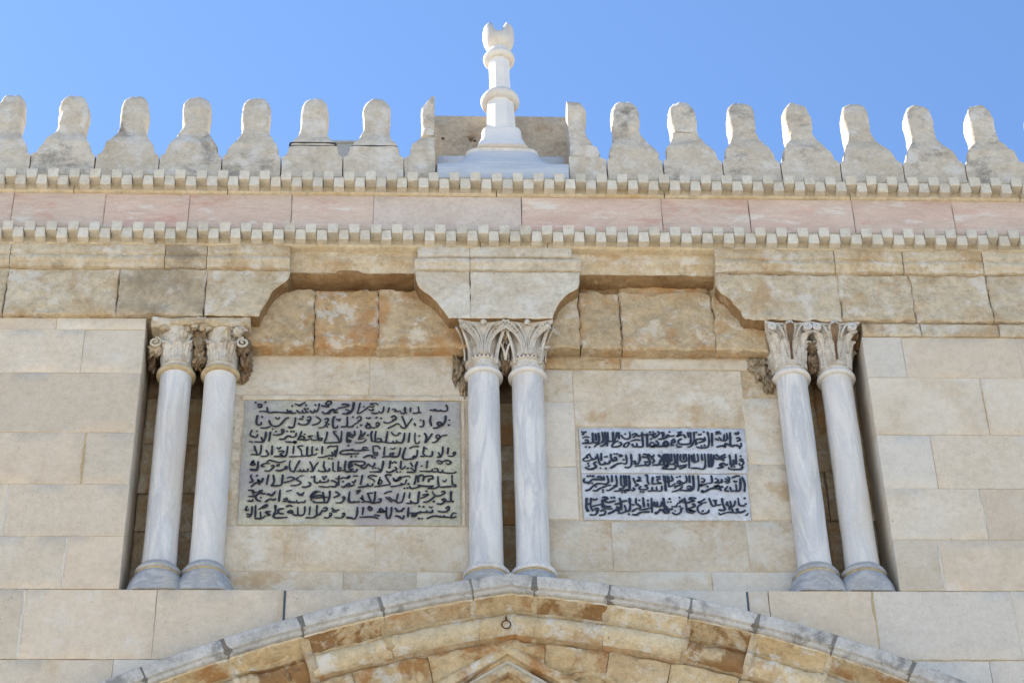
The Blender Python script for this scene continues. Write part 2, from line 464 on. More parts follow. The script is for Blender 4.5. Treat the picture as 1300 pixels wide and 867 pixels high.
def lathe(parent, name, cx, cy, prof, mat, seg=40, amp=0.0, ysc=1.0, ymin=None, rot=0.0, smooth=True, closed=True, xmin=None, xmax=None, power=2.0, label=None):
    vs, fs = [], []
    sd = R.random() * 30
    for (r, z) in prof:
        for i in range(seg):
            t = 2 * math.pi * (i + rot) / seg
            c, s = math.cos(t), math.sin(t)
            if power != 2.0:
                q = (abs(c) ** power + abs(s) ** power) ** (-1 / power)
                c, s = c * q, s * q
            rr = r + amp * FN(c * r + sd, s * r, z, 7)
            x, y = cx + rr * c, cy + rr * s * (ysc(z) if callable(ysc) else ysc)
            if ymin is not None:
                y = max(y, ymin + 0.01 * (rr * s) * 0)
            vs.append((x, y, z + amp * 0.5 * N(c, s, z + sd, 6)))
    k = len(prof)
    for j in range(k - 1):
        for i in range(seg):
            a, b = j * seg + i, j * seg + (i + 1) % seg
            fs.append((a, b, b + seg, a + seg))
    if closed:
        fs.append(tuple(reversed(range(seg))))
        fs.append(tuple(range((k - 1) * seg, k * seg)))
    return part(name, vs, fs, mat, parent, smooth=smooth, label=label)

def tube(parent, name, pts, rad, mat, seg=8, taper=None):
    pts = [Vector(p) for p in pts]
    vs, fs = [], []
    n = len(pts)
    for i, p in enumerate(pts):
        t = (pts[min(i + 1, n - 1)] - pts[max(i - 1, 0)]).normalized()
        a = t.cross(Vector((0, 1, 0)))
        if a.length < 0.1:
            a = t.cross(Vector((1, 0, 0)))
        a.normalize()
        b = t.cross(a)
        r = rad * (taper(i / (n - 1)) if taper else 1)
        for k in range(seg):
            q = 2 * math.pi * k / seg
            vs.append(tuple(p + (a * math.cos(q) + b * math.sin(q)) * r))
    for i in range(n - 1):
        for k in range(seg):
            u, v = i * seg + k, i * seg + (k + 1) % seg
            fs.append((u, v, v + seg, u + seg))
    fs.append(tuple(reversed(range(seg))))
    fs.append(tuple(range((n - 1) * seg, n * seg)))
    return part(name, vs, fs, mat, parent, smooth='full')

def rock(parent, name, cx, cy, cz, rx, ry, rz, mat, amp=0.35, seg=18, sc=9):
    vs, fs = [], []
    sd = R.random() * 60
    rows = 12
    for j in range(rows + 1):
        ph = math.pi * j / rows
        for i in range(seg):
            t = 2 * math.pi * i / seg
            d = Vector((math.sin(ph) * math.cos(t), math.sin(ph) * math.sin(t), math.cos(ph)))
            q = 1 + amp * FN(d.x * 0.2 + sd, d.y * 0.2, d.z * 0.2, sc)
            vs.append((cx + rx * d.x * q, cy + ry * d.y * q, cz + rz * d.z * q))
    for j in range(rows):
        for i in range(seg):
            a, b = j * seg + i, j * seg + (i + 1) % seg
            fs.append((a, a + seg, b + seg, b))
    return part(name, vs, fs, mat, parent, smooth='full')
LOX, LOZ = -1.5474, 13.9271
ROX, ROZ = 1.4913, 13.9843
LINES_L = [
"977,1387 971,1304 951,1257 915,1243 874,1246;902,1298 939,1278 935,1252;864,1350 896,1357 937,1345 901,1324 832,1308;832,1303 817,1282 792,1297 801,1266 834,1256 793,1256;784,1303 753,1245 733,1240;687,1266 712,1242 744,1256 768,1292;677,1338 710,1328 746,1323 742,1339 721,1354 729,1375 748,1391 769,1380 766,1354 737,1349;660,1364 654,1302 635,1255;621,1291 618,1260 594,1255 573,1280;566,1254 545,1265 536,1290;541,1254 513,1254 504,1285;505,1254 477,1254 451,1285;452,1253 420,1246 395,1274 375,1263 362,1294;420,1246 323,1253 258,1257 193,1255 178,1319;193,1255 144,1267 104,1261;432,1357 465,1342 498,1332;533,1374 497,1352 466,1326;539,1337;556,1301;528,1299;409,1331;624,1343;88,1339 99,1349 124,1344 125,1318 105,1313 92,1329;70,1370;161,1374;984,1379 973,1298 948,1265 915,1254;913,1351 938,1341;1039,1379 1024,1287 1016,1250 1041,1255 1091,1299 1124,1331 1158,1321 1166,1342 1132,1364 1182,1369 1208,1348;1116,1299 1150,1283 1166,1305;1259,1332 1251,1268 1226,1257 1209,1278;1209,1251 1159,1251 1142,1261;1309,1322 1298,1257;1335,1290 1360,1301 1377,1269 1352,1279;1377,1269 1403,1279 1419,1263;1411,1253 1453,1253 1453,1328;1453,1253 1478,1259;1508,1323 1504,1264;1579,1335 1580,1265 1537,1254 1529,1264;1580,1265 1609,1259;1833,1358 1849,1326 1841,1283 1799,1282 1782,1298;1790,1282 1740,1287 1731,1309;1740,1287 1681,1292;1073,1325",
"920,1200 926,1138 923,1097 983,1092;923,1097 878,1089 874,1102;819,1179 852,1174 864,1189;840,1168 860,1158;810,1215 791,1168 798,1081 830,1081 837,1107;714,1168 734,1188 751,1173 739,1147 715,1137;747,1168 732,1116 701,1080 661,1077;741,1088;756,1116;632,1213 678,1167 651,1126 599,1110;475,1176 508,1182 512,1166;552,1197 580,1208 585,1177 561,1156 556,1177;585,1177 562,1125 522,1110 482,1120 477,1135;515,1205;446,1197 441,1125 427,1078 395,1073 390,1093;427,1078 378,1083;390,1191 358,1181 320,1124 289,1093 241,1090;241,1090 215,1123 205,1164;220,1092 177,1074 128,1076;242,1062;256,1200 285,1175 301,1201;97,1225 88,1163 95,1112 131,1112 133,1143;139,1200;1832,1229 1828,1165 1798,1111 1765,1116 1756,1143 1782,1148 1798,1117;1798,1111 1740,1079 1714,1084;1698,1228 1689,1164 1702,1100;1626,1174 1630,1121 1618,1094 1589,1099;1542,1141 1555,1104;1601,1174;1866,1176;1861,1117;1424,1221 1454,1141 1463,1082 1430,1082 1413,1109;1525,1195 1496,1141 1463,1082;1412,1114 1387,1130 1354,1108 1312,1081 1296,1071;1328,1199 1353,1220 1374,1199 1362,1172 1336,1177;1374,1194 1337,1151 1287,1134 1257,1150;1235,1193;1193,1201;1186,1128 1203,1144 1220,1123 1203,1102 1186,1123;1220,1118 1195,1086 1153,1080;1102,1144 1145,1085 1103,1080 1098,1106 1136,1128;1093,1200 1118,1190 1143,1200;1009,1186 1034,1213 1051,1197 1043,1159 1018,1164;1051,1186 1018,1138 985,1116;924,1212 927,1095 969,1095 994,1122;975,1207;1019,1085;1052,1111",
"986,965 945,985 969,1010;932,1036 926,964 927,918 955,914 962,944;875,1045 873,964 867,913 843,908;831,1035 799,1030 841,964 851,913 803,907 714,902;743,1034 737,963 718,907;654,1034 660,962 665,937 689,932 697,953 668,957;661,937 625,932 601,937 592,962 567,977 615,983;585,942 545,931 512,941 480,936;509,1038 495,982 472,931;480,936 536,951 519,982 487,961;465,915 441,920 450,895 465,910 433,910 385,912 360,920;461,1022 454,981 431,966 399,971;415,971 382,981 351,945 303,945;339,1062 323,1052 332,1021 348,1037 339,1057;348,1032 325,1001 277,990 245,995;412,1032;437,1030;376,1032;538,1002;271,1031;223,1031 218,960 212,914;183,1031 178,959 164,913 128,908 80,913;164,913 138,969;53,1050 40,989 69,969 98,964 108,1000;40,913;60,908;99,1030;1740,989 1765,1005 1781,973 1756,963 1740,984;1781,973 1806,995 1848,1000;1773,963 1740,920 1706,915;1635,1025 1656,972 1639,904;1710,1020 1673,952 1639,904;1551,1025 1548,951 1556,903 1585,904 1589,930;1589,988;1501,1024 1489,908;1455,1024 1447,950 1431,908 1389,913 1381,939;1389,913 1356,907 1347,934;1356,907 1314,907;1296,1044 1289,970 1281,907;1314,907 1256,917;1330,1034 1355,997 1389,992 1405,1024 1422,1013;1256,917 1198,917 1156,927;1197,948 1231,954 1243,928 1214,917;1192,1043 1184,980 1189,917;1158,1043 1146,1001 1156,917;1117,995;1049,1053 1054,1011 1031,947;1092,1032 1063,979 1046,1011;1031,947 1089,958;998,910 1032,905 1081,916 1106,948;991,1047 996,989 963,1000 938,1010;954,1031 938,989;922,947 956,926 940,915",
"989,823 925,822 877,807 874,777 990,777;844,872 837,812 827,741;817,822 822,771 791,756 759,761;844,872 804,862 772,867 748,841;703,866 702,770;789,801 807,761;759,756 719,740 663,735;660,841 645,820 669,821;611,861 614,770 646,765 654,785;614,770 591,755 567,760 567,865;567,760 535,749 518,769 509,820 479,860 531,870;535,749 455,744 400,743;443,870 439,769;387,864 382,779 364,743 336,748;301,798 341,808 357,799 334,778 319,768 351,748 264,743;287,849 308,828 327,854;246,868 247,758;189,818 215,767 200,747 144,742;146,878 145,807 131,767 79,767 55,766;82,867 101,807 111,767;77,817 93,817;796,721;768,726;940,873;1910,806 1922,796 1914,775 1897,790 1914,806;1922,780 1889,754 1847,759;1856,858 1848,774;1806,868 1802,795 1781,748 1748,753;1764,805 1781,753;1710,815 1706,763 1673,752;1640,846 1665,841;1673,752 1640,763 1631,783;1635,867 1623,773;1640,752 1598,752;1573,825 1565,752 1532,741 1549,762;1565,741 1507,720 1441,730 1465,856;1498,845 1540,867 1590,867;1419,855 1407,782 1391,751 1341,745 1324,782 1357,792 1341,761;1391,751 1283,750 1250,739;1273,865 1267,760;1324,844 1349,834 1373,850;1157,864 1207,870 1232,833;1166,854 1175,781 1200,760 1208,791 1175,791;1176,749 1134,760 1076,733;1124,843 1082,853 1075,832 1091,822 1133,822;1091,822 1008,816 975,826 925,821;975,842 979,821;926,779 1042,782;969,748;1010,748;1159,739;1184,734",
"994,615 962,595 953,664 984,685;945,644 977,635;920,704 919,584 995,580;919,584 883,589 843,579;856,694 851,579;851,594 882,614 858,624;805,684 811,584 835,579;725,693 722,633 740,578 684,578 676,593;740,578 772,583 775,613;673,683 643,633 625,578;593,692 615,642 625,578 597,582;580,612 577,582 549,577 540,602;549,577 517,577 509,602;517,577 478,577;505,702 476,632 454,562;417,701 412,641 426,581 462,577;397,616 380,631 373,601 397,606;373,601 327,581 287,586;292,655 324,636;323,661 293,631;245,630 260,645 273,625 250,610;269,620 231,580 187,585;235,665 180,660 157,635 189,630;203,675 226,700 266,690 315,676 354,686 378,696;127,689 126,630 116,585 72,589 56,589;91,699 61,649 101,649 67,689;56,599 120,590;1930,580 1888,564 1806,574 1806,605;1806,574 1764,579 1756,615 1723,614;1756,579 1706,583 1715,614;1706,583 1591,583;1665,707 1657,614;1748,687 1764,708 1797,687 1789,667 1756,677;1798,693 1847,708 1880,688 1855,662 1831,677;1574,696 1558,634 1550,577 1475,572;1508,624 1550,582;1508,686 1533,634;1425,706 1421,613 1442,613 1466,644;1471,613 1500,623;1367,633 1384,612 1376,592 1343,592;1384,602 1327,571 1286,581;1329,705 1318,612;1338,669 1367,690 1384,669;1389,573;1418,573;1611,645;1263,705 1256,632 1236,576 1195,580;1211,622 1236,581 1137,575;1185,679 1177,642 1144,642 1127,663 1095,616 1054,626;954,651 971,631 979,651 954,682 1011,693 1086,688 1094,662 1053,642 995,667;1029,610 1014,574 981,579 931,574;981,579 972,610;1169,616;1194,617",
"864,416 861,505 868,534;830,499 877,495 901,510 949,500 964,535;998,426 967,416 958,446 935,426 911,401 887,411;806,475 847,445 832,406 792,410;792,410 753,400 682,410;642,528 649,454 688,454 695,479;688,454 728,454 767,464 766,489;718,514;746,514;799,475;731,494;902,465;619,513;585,454 609,444 602,414 563,399 532,404;504,522 543,528;504,512 481,483 522,453 499,424 428,413;393,497 425,512 465,492 419,463 364,447;356,541 354,482 341,418 255,412;269,541 280,462 255,412;229,541 220,481 215,422;179,501 166,451 133,481 142,451 111,441 74,397;75,540 68,510 90,461 55,451;151,431;123,525;1888,543 1892,441 1920,431 1920,410 1892,415;1892,415 1846,410 1772,414 1760,527;1772,414 1731,389 1690,394 1723,419;1801,486 1822,466 1838,497;1583,459 1583,521 1616,542 1632,521 1624,470;1632,521 1682,532 1706,532 1715,501 1682,496 1674,460;1566,541 1558,490 1546,429;1723,419 1657,414 1616,419 1575,429;1616,419 1526,388 1501,418;1476,490 1460,438 1419,448;1460,438 1394,418 1329,407;1352,509 1377,469 1418,520 1426,500 1386,469 1369,484;1426,515 1492,531 1509,510;1344,540 1286,540 1303,489 1328,438 1288,427 1181,406;1237,519 1222,437 1254,458 1237,488 1214,437;1122,518 1154,534 1212,524;1122,513 1172,488 1189,457;1076,539 1065,457 1058,426;1172,447 1165,416 1132,416 1123,442;1132,416 1034,395;1016,487 1000,446 983,466;1008,436 984,415 935,410;933,507 965,533;990,528 1039,528;1456,392;1485,393;1493,439;1674,390",
"964,347 962,250 1002,230;899,283 914,298 922,274 899,269;923,269 892,230 837,229;834,352 874,317 820,283;786,361 784,288 766,229 735,229;723,346 742,229;676,346 707,346;766,229 656,228 640,248;741,287 693,307 615,277 772,288;614,306 644,346 668,356 653,326 606,297;487,340 527,316 557,345;503,311 551,306;568,257 562,228 530,238;530,228 499,228 490,257;499,228 451,232 412,227;372,256 402,276 404,247 365,237;404,247 451,232;392,349 446,364;339,374 333,237;297,354 267,305 235,324 220,309;186,363 155,353 148,333 211,324;179,343 126,304 136,255 176,241;308,266 277,256 253,265 208,231;52,362 99,358 93,333 132,343;50,245 97,240 96,265;55,294 118,289;170,280;623,258;102,313;1879,364 1878,258 1903,248 1887,237;1878,247 1838,247 1821,277 1797,267 1821,247;1829,247 1788,217 1748,222;1789,348 1813,364 1821,338 1789,318;1797,313 1739,307 1715,338;1739,307 1674,246 1625,236;1592,357 1584,286 1576,226 1527,231 1510,256;1527,225 1470,225;1616,317 1674,327 1641,297 1600,281;1506,347 1502,276;1461,347 1445,265 1429,235 1388,240 1403,336;1388,235 1363,265;1347,235 1314,265 1289,295;1363,245 1314,295;1273,325 1305,346 1346,356;1194,355 1192,274 1168,224 1125,335;1117,335 1174,340;1168,224 1217,234;1224,264 1249,275 1241,239 1209,234;1076,314 1086,264 1061,284 1102,244 1070,233;1102,244 1160,234;1018,354 1059,365 1027,324;965,354 956,243 988,233 1013,243 1005,223;1005,233 1062,238;1657,358;1711,353;1723,247",
"1006,56 967,65 943,55;903,104 919,113 923,84 896,84;923,84 896,60 834,65;807,171 839,142 878,152;823,161 816,132 856,123;785,103 801,113 809,89 782,88;809,89 779,59 740,64;729,161 760,171 768,151 745,132 714,141;677,199 676,102 699,93 722,132;676,93 646,64 575,63;614,189 610,88;567,189 566,112 543,87 511,97 504,179;512,92 480,87 456,111;456,111 416,121 447,140 464,111;398,179 429,193 461,184;303,202 306,130 298,62 419,63;383,159 337,149 338,110 386,101;338,110 308,101;188,158 225,187 233,202 209,197 157,148;267,129 221,120 261,91 230,86;222,86 185,52 173,129;185,47 122,52;127,197 130,61;96,187 96,109 82,71 51,71;53,187 40,138 71,148;49,99 89,90;1927,77 1878,66 1894,117 1927,112;1886,72 1821,76 1813,96;1821,76 1788,76 1780,91;1788,76 1723,86 1658,55;1829,167 1854,192 1862,167 1837,151;1862,162 1829,131 1756,136;1711,156 1707,126 1666,126 1658,146;1666,126 1625,125 1593,135;1625,125 1576,115 1560,85 1536,75 1528,95 1560,95;1576,115 1503,115;1495,185 1491,70;1678,191 1699,176 1711,191;1455,94 1447,54 1422,64;1373,79 1398,84 1430,64;1372,174 1414,134 1462,175;1381,134 1446,135;1344,184 1341,114 1325,59 1300,74 1299,184;1275,144 1242,164 1243,124 1291,134 1210,123;1243,83 1186,93;1228,53 1187,73 1114,73 1057,68;1156,183 1132,173 1153,143 1169,163 1136,193;1091,183 1085,93;1038,183 1036,103 1017,52 976,62 943,72;1592,191;1629,186;1617,55;1589,55",
]
LINES_R = [
"855,944 806,918 752,910;784,995 802,961 793,918;751,1003 770,978 741,943 713,926 708,969 743,977;667,960 695,964 735,960;683,990;713,994;688,909;842,842 823,868 794,834 834,826 850,859;794,825 727,825 755,850 731,892;715,859 689,875 673,833 713,821 728,850 686,816;655,977 649,816;609,993 609,883 606,824 559,824 554,866;559,824 518,824 514,857;494,993 494,925 456,908 423,933 418,958;452,967;512,950 547,976 545,942 517,925;554,976 572,942 613,959 653,951;495,882 522,891 556,900 589,892;488,874 465,823 431,823 446,857 481,874;393,992 392,907;372,992 366,932 347,890 300,881 273,889;339,992 337,890;291,991 290,881;264,991 273,889 251,839 210,822;238,991 247,898 225,855;203,982 206,889 191,864 152,872 150,982;176,974 179,880;386,865 413,869 405,840 377,823 330,818 325,839 353,873 388,890;286,881 277,822;218,855 191,847 156,813;144,863 90,855 44,858;72,888 99,897 104,871 71,863;42,994 69,981 96,994;69,981 54,947;52,913 87,931 120,922;82,814;116,814;1519,872 1519,830 1489,838 1477,855;1489,834 1456,846 1422,838 1428,995;1455,830 1422,838 1377,863 1367,821 1348,837 1286,820;1394,990 1395,922 1372,892 1346,896;1372,973 1359,897 1326,905;1345,892 1315,939;1319,896 1280,921;1290,964 1318,981 1345,973;1293,1002 1305,990 1320,1002 1333,990;1468,991 1494,974 1515,991;1473,965 1509,1000;1476,923 1504,931 1515,906 1480,889;1258,989 1249,828;1218,998 1225,904 1212,828 1171,811 1117,815 1105,827;1096,895 1124,912 1165,912 1191,904 1155,878 1121,870;1190,895 1187,938;1090,997 1085,886 1051,827 1016,818;1056,996 1056,903 1046,861 985,852 945,860 941,894 976,919;1035,996 1037,928;1090,903 1107,861 1092,844;1010,920 993,962 958,953 931,945 967,979;911,953 870,944 844,961 822,927 787,918;806,995 809,944;916,818 970,822;873,885 901,911 905,868 879,877 869,826;850,851 826,885 797,851 835,826 782,825;941,996 953,983 968,996 980,983;1128,971 1145,963 1162,976;863,995;1184,997;1113,988;890,839;921,843;1180,840;1149,832;1504,813",
"835,733 820,599 773,591;799,741 795,633 761,616 735,624;741,733 772,691 756,649 741,616 680,611;648,740 685,690 703,657 682,632;708,732 678,682;600,732 634,732 646,707 605,698 600,715;645,698 663,648 647,607 607,607;613,607 540,598 519,589;571,740 570,665 548,623 508,623;494,739 490,614 459,581 426,589;446,731 448,631 408,630;496,647 523,656 528,631;408,630 361,622 319,588 292,571;331,688 351,697 356,663 329,663 324,680;306,738 310,671 329,646;378,705 412,714 373,730;340,734;363,734;423,672;616,648;639,648;621,623;244,700 281,705;293,663 288,630 254,621 248,646;254,621 207,612 195,646;220,746 215,654;179,737 190,671 194,621;171,712 163,679 116,670;112,729 124,695 143,679;119,737 84,712 97,687 77,695 49,670 69,653 122,662;175,646 148,629 166,587 125,562 85,566 66,587;94,624;100,595;205,571;255,567;1507,654 1522,670 1504,687 1495,662 1527,645 1497,603 1479,637;1517,604 1494,570 1433,566 1387,570 1382,594;1461,745 1454,620;1400,737 1405,670 1403,611;1432,678 1431,620 1404,615;1409,595;1436,595;1503,716;1257,702 1288,677 1324,711 1367,736;1273,736 1310,694 1347,661;1371,711 1329,686 1355,669;1378,628 1357,611 1339,636 1303,615 1335,594 1274,577;1259,736 1235,602;1233,744 1224,585;1206,744 1201,585;1172,744 1172,652 1160,577 1126,568 1100,576 1033,576;1142,743 1146,660;1105,743 1106,659 1058,643;1072,743 1072,651;1051,734 1052,651;1028,743 1020,576;998,743 999,667 978,650 946,667 951,742;978,742 973,667;921,742 915,600 949,609;890,742 890,633 836,625;864,742 861,650;837,742 837,633 809,624;817,741 814,649;789,733 789,624 821,599;889,617 893,575 846,566 766,574;995,600 967,584 926,567;1003,617 941,600",
"826,479 818,363;793,495 785,314;753,379 749,322 710,322 706,371;710,322 670,322 666,363;670,322 623,313;751,453 717,445 728,412 754,404 668,395;679,478 668,395;606,486 627,494 629,412 648,395;634,379 600,379 625,346 598,329 545,337 567,370;499,469 516,403 548,387;540,477 565,461 530,428 577,436;548,387 507,370;461,493 462,386 452,321 426,337;434,493 431,370;414,493 414,361 360,336;388,493 388,377 441,378;341,492 346,394 308,369;304,492 304,410;261,492 271,418 243,393 191,401 144,384 88,327 55,322;296,385 242,368 188,344 161,319 121,319;355,377 301,344 266,320 247,328;452,329 385,320 312,312;486,353 505,337 491,321 472,329;228,484 232,442 186,442;167,467 201,475 213,450 173,442 126,442 92,409 46,417 54,458;85,479;108,483;135,483;214,327;216,303;91,400;121,401;156,360;719,474;739,474;556,305;583,305;391,300;418,304;1493,482 1514,408 1505,310;1478,466 1468,342 1439,318 1414,326;1433,400 1434,326;1414,326 1386,317 1377,366;1366,317 1327,325 1358,375;1398,465 1454,490 1480,482;1416,441 1428,424 1449,433;1360,482 1378,465 1368,416 1340,407;1338,465 1363,440 1328,424;1304,457 1308,424 1281,415 1235,415;1245,465 1276,440 1248,415;1214,497 1215,415 1167,406;1118,464 1151,447 1135,414 1116,431;1127,398 1099,373 1167,398;1317,366 1283,358 1293,317;1282,341 1230,349 1189,341;1231,374 1279,382 1189,341 1148,316 1114,308 1129,332;1094,497 1093,381 1081,316;1048,496 1046,381 1029,332 989,323 949,323;979,364 1012,373 1017,340 977,348;949,323 903,331;946,372 910,331 842,306;1014,496 1011,406;981,496 986,430 955,405 929,422;896,421 924,438 922,405 889,413;882,405 854,380 819,363;954,397 866,364;848,495 857,438 810,429;814,495 814,429 796,413;774,495 788,396 790,314;1171,369;875,354;927,479;900,475",
"764,241 756,159 777,127 802,111;784,143 800,79 767,79;767,79 730,111 708,86 681,62 682,86;742,200 732,151 705,143 702,200;705,143 679,151 676,200;679,151 654,159;652,240 648,70;639,126 585,110 532,102;616,183 619,134;576,248 580,134;630,86 544,78 510,53 464,53;513,239 510,174 541,150 546,126 507,118 465,85;509,158 536,174;454,239 450,109 413,85;457,166 496,158;361,239 372,190 371,101;432,206 392,198 352,174 312,165;403,158 413,93 379,69 333,68;324,141 350,133 348,101 323,125;360,85 322,101 295,84 248,60;203,238 237,246 256,230 222,213 254,189 327,206;202,221 219,149 284,141;194,181 205,132 244,116 296,117;163,229 136,213 117,229;65,237 57,124 78,91 52,91;104,237 97,140 117,84;59,164 102,172;107,140 153,156 187,165;125,108 159,124 164,100 138,92;164,100 136,51 83,51;204,108 229,84 214,52 168,44;204,108 183,84;541,211;617,207;289,238;315,238;438,57;1501,106 1446,82 1416,114 1437,122;1446,82 1387,82 1371,130 1345,130 1356,106;1387,82 1328,81 1260,57 1255,81;1518,74 1503,50 1490,54;1440,244 1447,163 1499,155;1411,211 1400,163 1373,146 1365,211;1373,146 1340,154 1337,203;1340,154 1315,170;1294,243 1296,178 1311,114 1284,105 1251,113;1282,170 1235,162 1232,210;1235,162 1201,153 1175,243;1141,234 1113,210 1072,193 1111,185 1152,194;1111,177 1069,145 1065,96 1103,64 1156,81 1165,113;1108,96;1028,218 995,226 1010,242 1062,234;1008,209 1041,209 973,185 934,193;950,242 963,144 966,88 1018,72 1019,96 980,104 1045,88;1017,161 1032,177 1043,153 1016,136 968,120;934,193 908,209 907,184 880,184;886,176 865,144 825,144;916,128 906,79 865,55 827,79;936,128 902,120;843,119 810,111 770,103;779,151 783,103 795,79 761,71 756,95;759,241 764,111 737,111;798,192;825,196;817,229;908,245;932,217;858,95;874,144;904,144;1504,175;1499,236;1239,215;1219,214",
]
# ------------------------------------------------------------------ the setting
g = part("ground", [(-400, -400, 0), (400, -400, 0), (400, 400, 0), (-400, 400, 0)], [(0, 1, 2, 3)], 'plaza')
g['kind'] = 'structure'
bm_ = box(None, "building_mass", -11, 13, 1.2, 14, 0, 17.6, 'slab')
tag(bm_, "plain stone bulk of the building behind the carved front", "building")

# ------------------------------------------------------------------ side walls
TOPL = 16.118
def wall_rows(parent, xa, xb, rows, mats, clip=None, depth=0.10, yf=0.0, flushL=None, **kw):
    for z0, z1, joints in rows:
        js = [xa] + [j for j in joints if xa < j < xb] + [xb]
        for a, b in zip(js, js[1:]):
            block(parent, a, b, z0, z1, yf + R.uniform(-0.003, 0.003), R.choice(mats), depth=depth, clip=clip, amp=0.002, gap=R.uniform(0.0012, 0.0022), bev=0.003, jag=0.0014, **kw)

A2 = ['ashlar', 'ashlar', 'ashlar_white']
lw = thing("side_wall", "smooth pale ashlar wall left of the left pair of marble columns", "wall", (-4.2, 0, 13.07))
box(lw, "wall_core", -6.4, -2.535, 0.007, 1.2, 13.07, 16.11, 'mortar')
wall_rows(lw, -6.4, -2.528, [(13.068, 13.620, [-5.6, -4.5, -3.018]), (13.620, 14.183, [-5.2, -4.6, -3.588]), (14.183, 14.762, [-5.9, -4.1, -2.963]),
    (14.762, 15.454, [-5.5, -4.35]), (15.454, 15.977, [-5.1, -4.3, -3.088]), (15.977, TOPL, [-4.8, -3.362])], ['ashlar'], depth=0.52)
rw = thing("side_wall", "smooth pale ashlar wall right of the right pair of marble columns", "wall", (6, 0, 13.07))
box(rw, "wall_core", 4.235, 8.6, 0.007, 1.2, 13.07, 15.99, 'mortar')
wall_rows(rw, 4.226, 8.6, [(13.075, 13.614, [4.626, 5.6, 7.0]), (13.614, 14.173, [5.085, 6.3, 7.4]), (14.173, 14.783, [4.719, 6.05, 7.1]),
    (14.783, 15.458, [5.278, 6.6, 7.8]), (15.458, 15.948, [4.599, 5.702, 6.9])], ['ashlar', 'ashlar', 'ashlar_white'], depth=0.52)
lo = thing("spandrel_wall", "large whitish blocks below the column bases, cut by the arch", "wall", (1, 0, 11))
wall_rows(lo, -6.4, 8.6, [(12.363, 13.066, [-5.1, -4.1, -3.32, -2.198, -1.105, 0.9, 2.885, 3.07, 3.975, 5.193, 6.5, 7.6])], A2, clip=arch_clip, depth=0.62)
wall_rows(lo, -6.4, 8.6, [(11.72, 12.360, [-5.5, -4.7, -3.6, -2.51, 0.9, 4.9, 5.75, 7.0]), (11.05, 11.716, [-5, -4.2, -3.0, 0.9, 5.3, 6.2, 7.5]),
    (10.4, 11.046, [-5.6, -4.6, -3.7, 0.9, 5.9, 7.2])], ['ashlar_white', 'ashlar'], clip=arch_clip, depth=0.62)
for xa in (-1.105, 2.885):
    box(lo, "joint_shade_strip", xa - 0.009, xa + 0.009, -0.0045, 0.02, 12.70, 13.05, 'wire_and_joint_shade')  # solid dark strip painted in for the shade of an open joint
box(lo, "lower_wall", -6.4, -4.2, 0.0, 1.2, 0, 10.4, 'ashlar')
box(lo, "lower_wall", 6.2, 8.6, 0.0, 1.2, 0, 10.4, 'ashlar')
box(lo, "upper_wall_core", -6.4, 8.6, 0.62, 1.2, 13.0, 17.6, 'mortar')

for par, x, z0, z1, wd, mt in ((lw, -2.963, 14.19, 14.755, 0.022, 'ochre'), (lw, -3.018, 13.08, 13.61, 0.016, 'ashlar_white'), (lw, -3.588, 13.63, 14.17, 0.018, 'ashlar_white'),
                               (rw, 4.626, 13.08, 13.605, 0.018, 'ashlar_white'), (rw, 5.085, 13.62, 14.165, 0.014, 'ashlar_white'), (rw, 5.278, 14.79, 15.45, 0.012, 'ochre'),
                               (lo, -3.32, 12.37, 13.055, 0.030, 'ashlar_white'), (lo, 3.975, 12.40, 13.055, 0.022, 'ochre'), (lo, 5.193, 12.37, 13.055, 0.020, 'ashlar_white')):
    block(par, x - wd / 2, x + wd / 2, z0, z1, -0.002, mt, depth=0.05, amp=0.004, res=0.05, gap=0.0, bev=0.003, jag=0.006, name='mortar_joint')
block(lo, 3.9, 6.3, 12.352, 12.370, -0.002, 'ochre', depth=0.05, amp=0.004, res=0.05, gap=0.0, bev=0.003, jag=0.004, name='mortar_joint', clip=arch_clip)

# ------------------------------------------------------------------ recessed bays with the inscriptions
def bay(name, label, xc, joints, side):
    return thing(name, label, "wall", (xc, 0.35, 13.07))
bl = bay("recessed_wall", "recessed stained block wall around the larger left inscription", -0.6, None, 0)
for a, b, z0, z1, mt in [(-1.76, -0.430, 15.406, 15.877, 'recess'), (-0.430, 0.52, 15.406, 15.877, 'recess'), (-1.76, -0.346, 13.428, 13.914, 'recess'), (-0.346, 0.52, 13.428, 13.914, 'recess'),
                      (-1.76, -0.616, 13.07, 13.426, 'recess'), (-0.616, 0.020, 13.07, 13.426, 'recess'), (0.020, 0.52, 13.07, 13.426, 'recess')]:
    block(bl, a, b, z0, z1, 0.25, mt, depth=0.32, gap=0.002, bev=0.004)
block(bl, -1.611, 0.52, 15.340, 15.404, 0.235, 'recess', depth=0.3, amp=0.008, res=0.06, name='stone_strip')
block(bl, -1.740, -1.586, 13.919, 15.420, 0.260, 'recess', depth=0.3, amp=0.02, res=0.06)
block(bl, 0.423, 0.467, 13.919, 15.420, 0.245, 'recess', depth=0.3, amp=0.014, res=0.06)
box(bl, "wall_core", -1.76, 0.52, 0.256, 0.6, 13.07, 16.9, 'mortar')
br = bay("recessed_wall", "recessed pale block wall around the smaller right inscription", 2.2, None, 0)
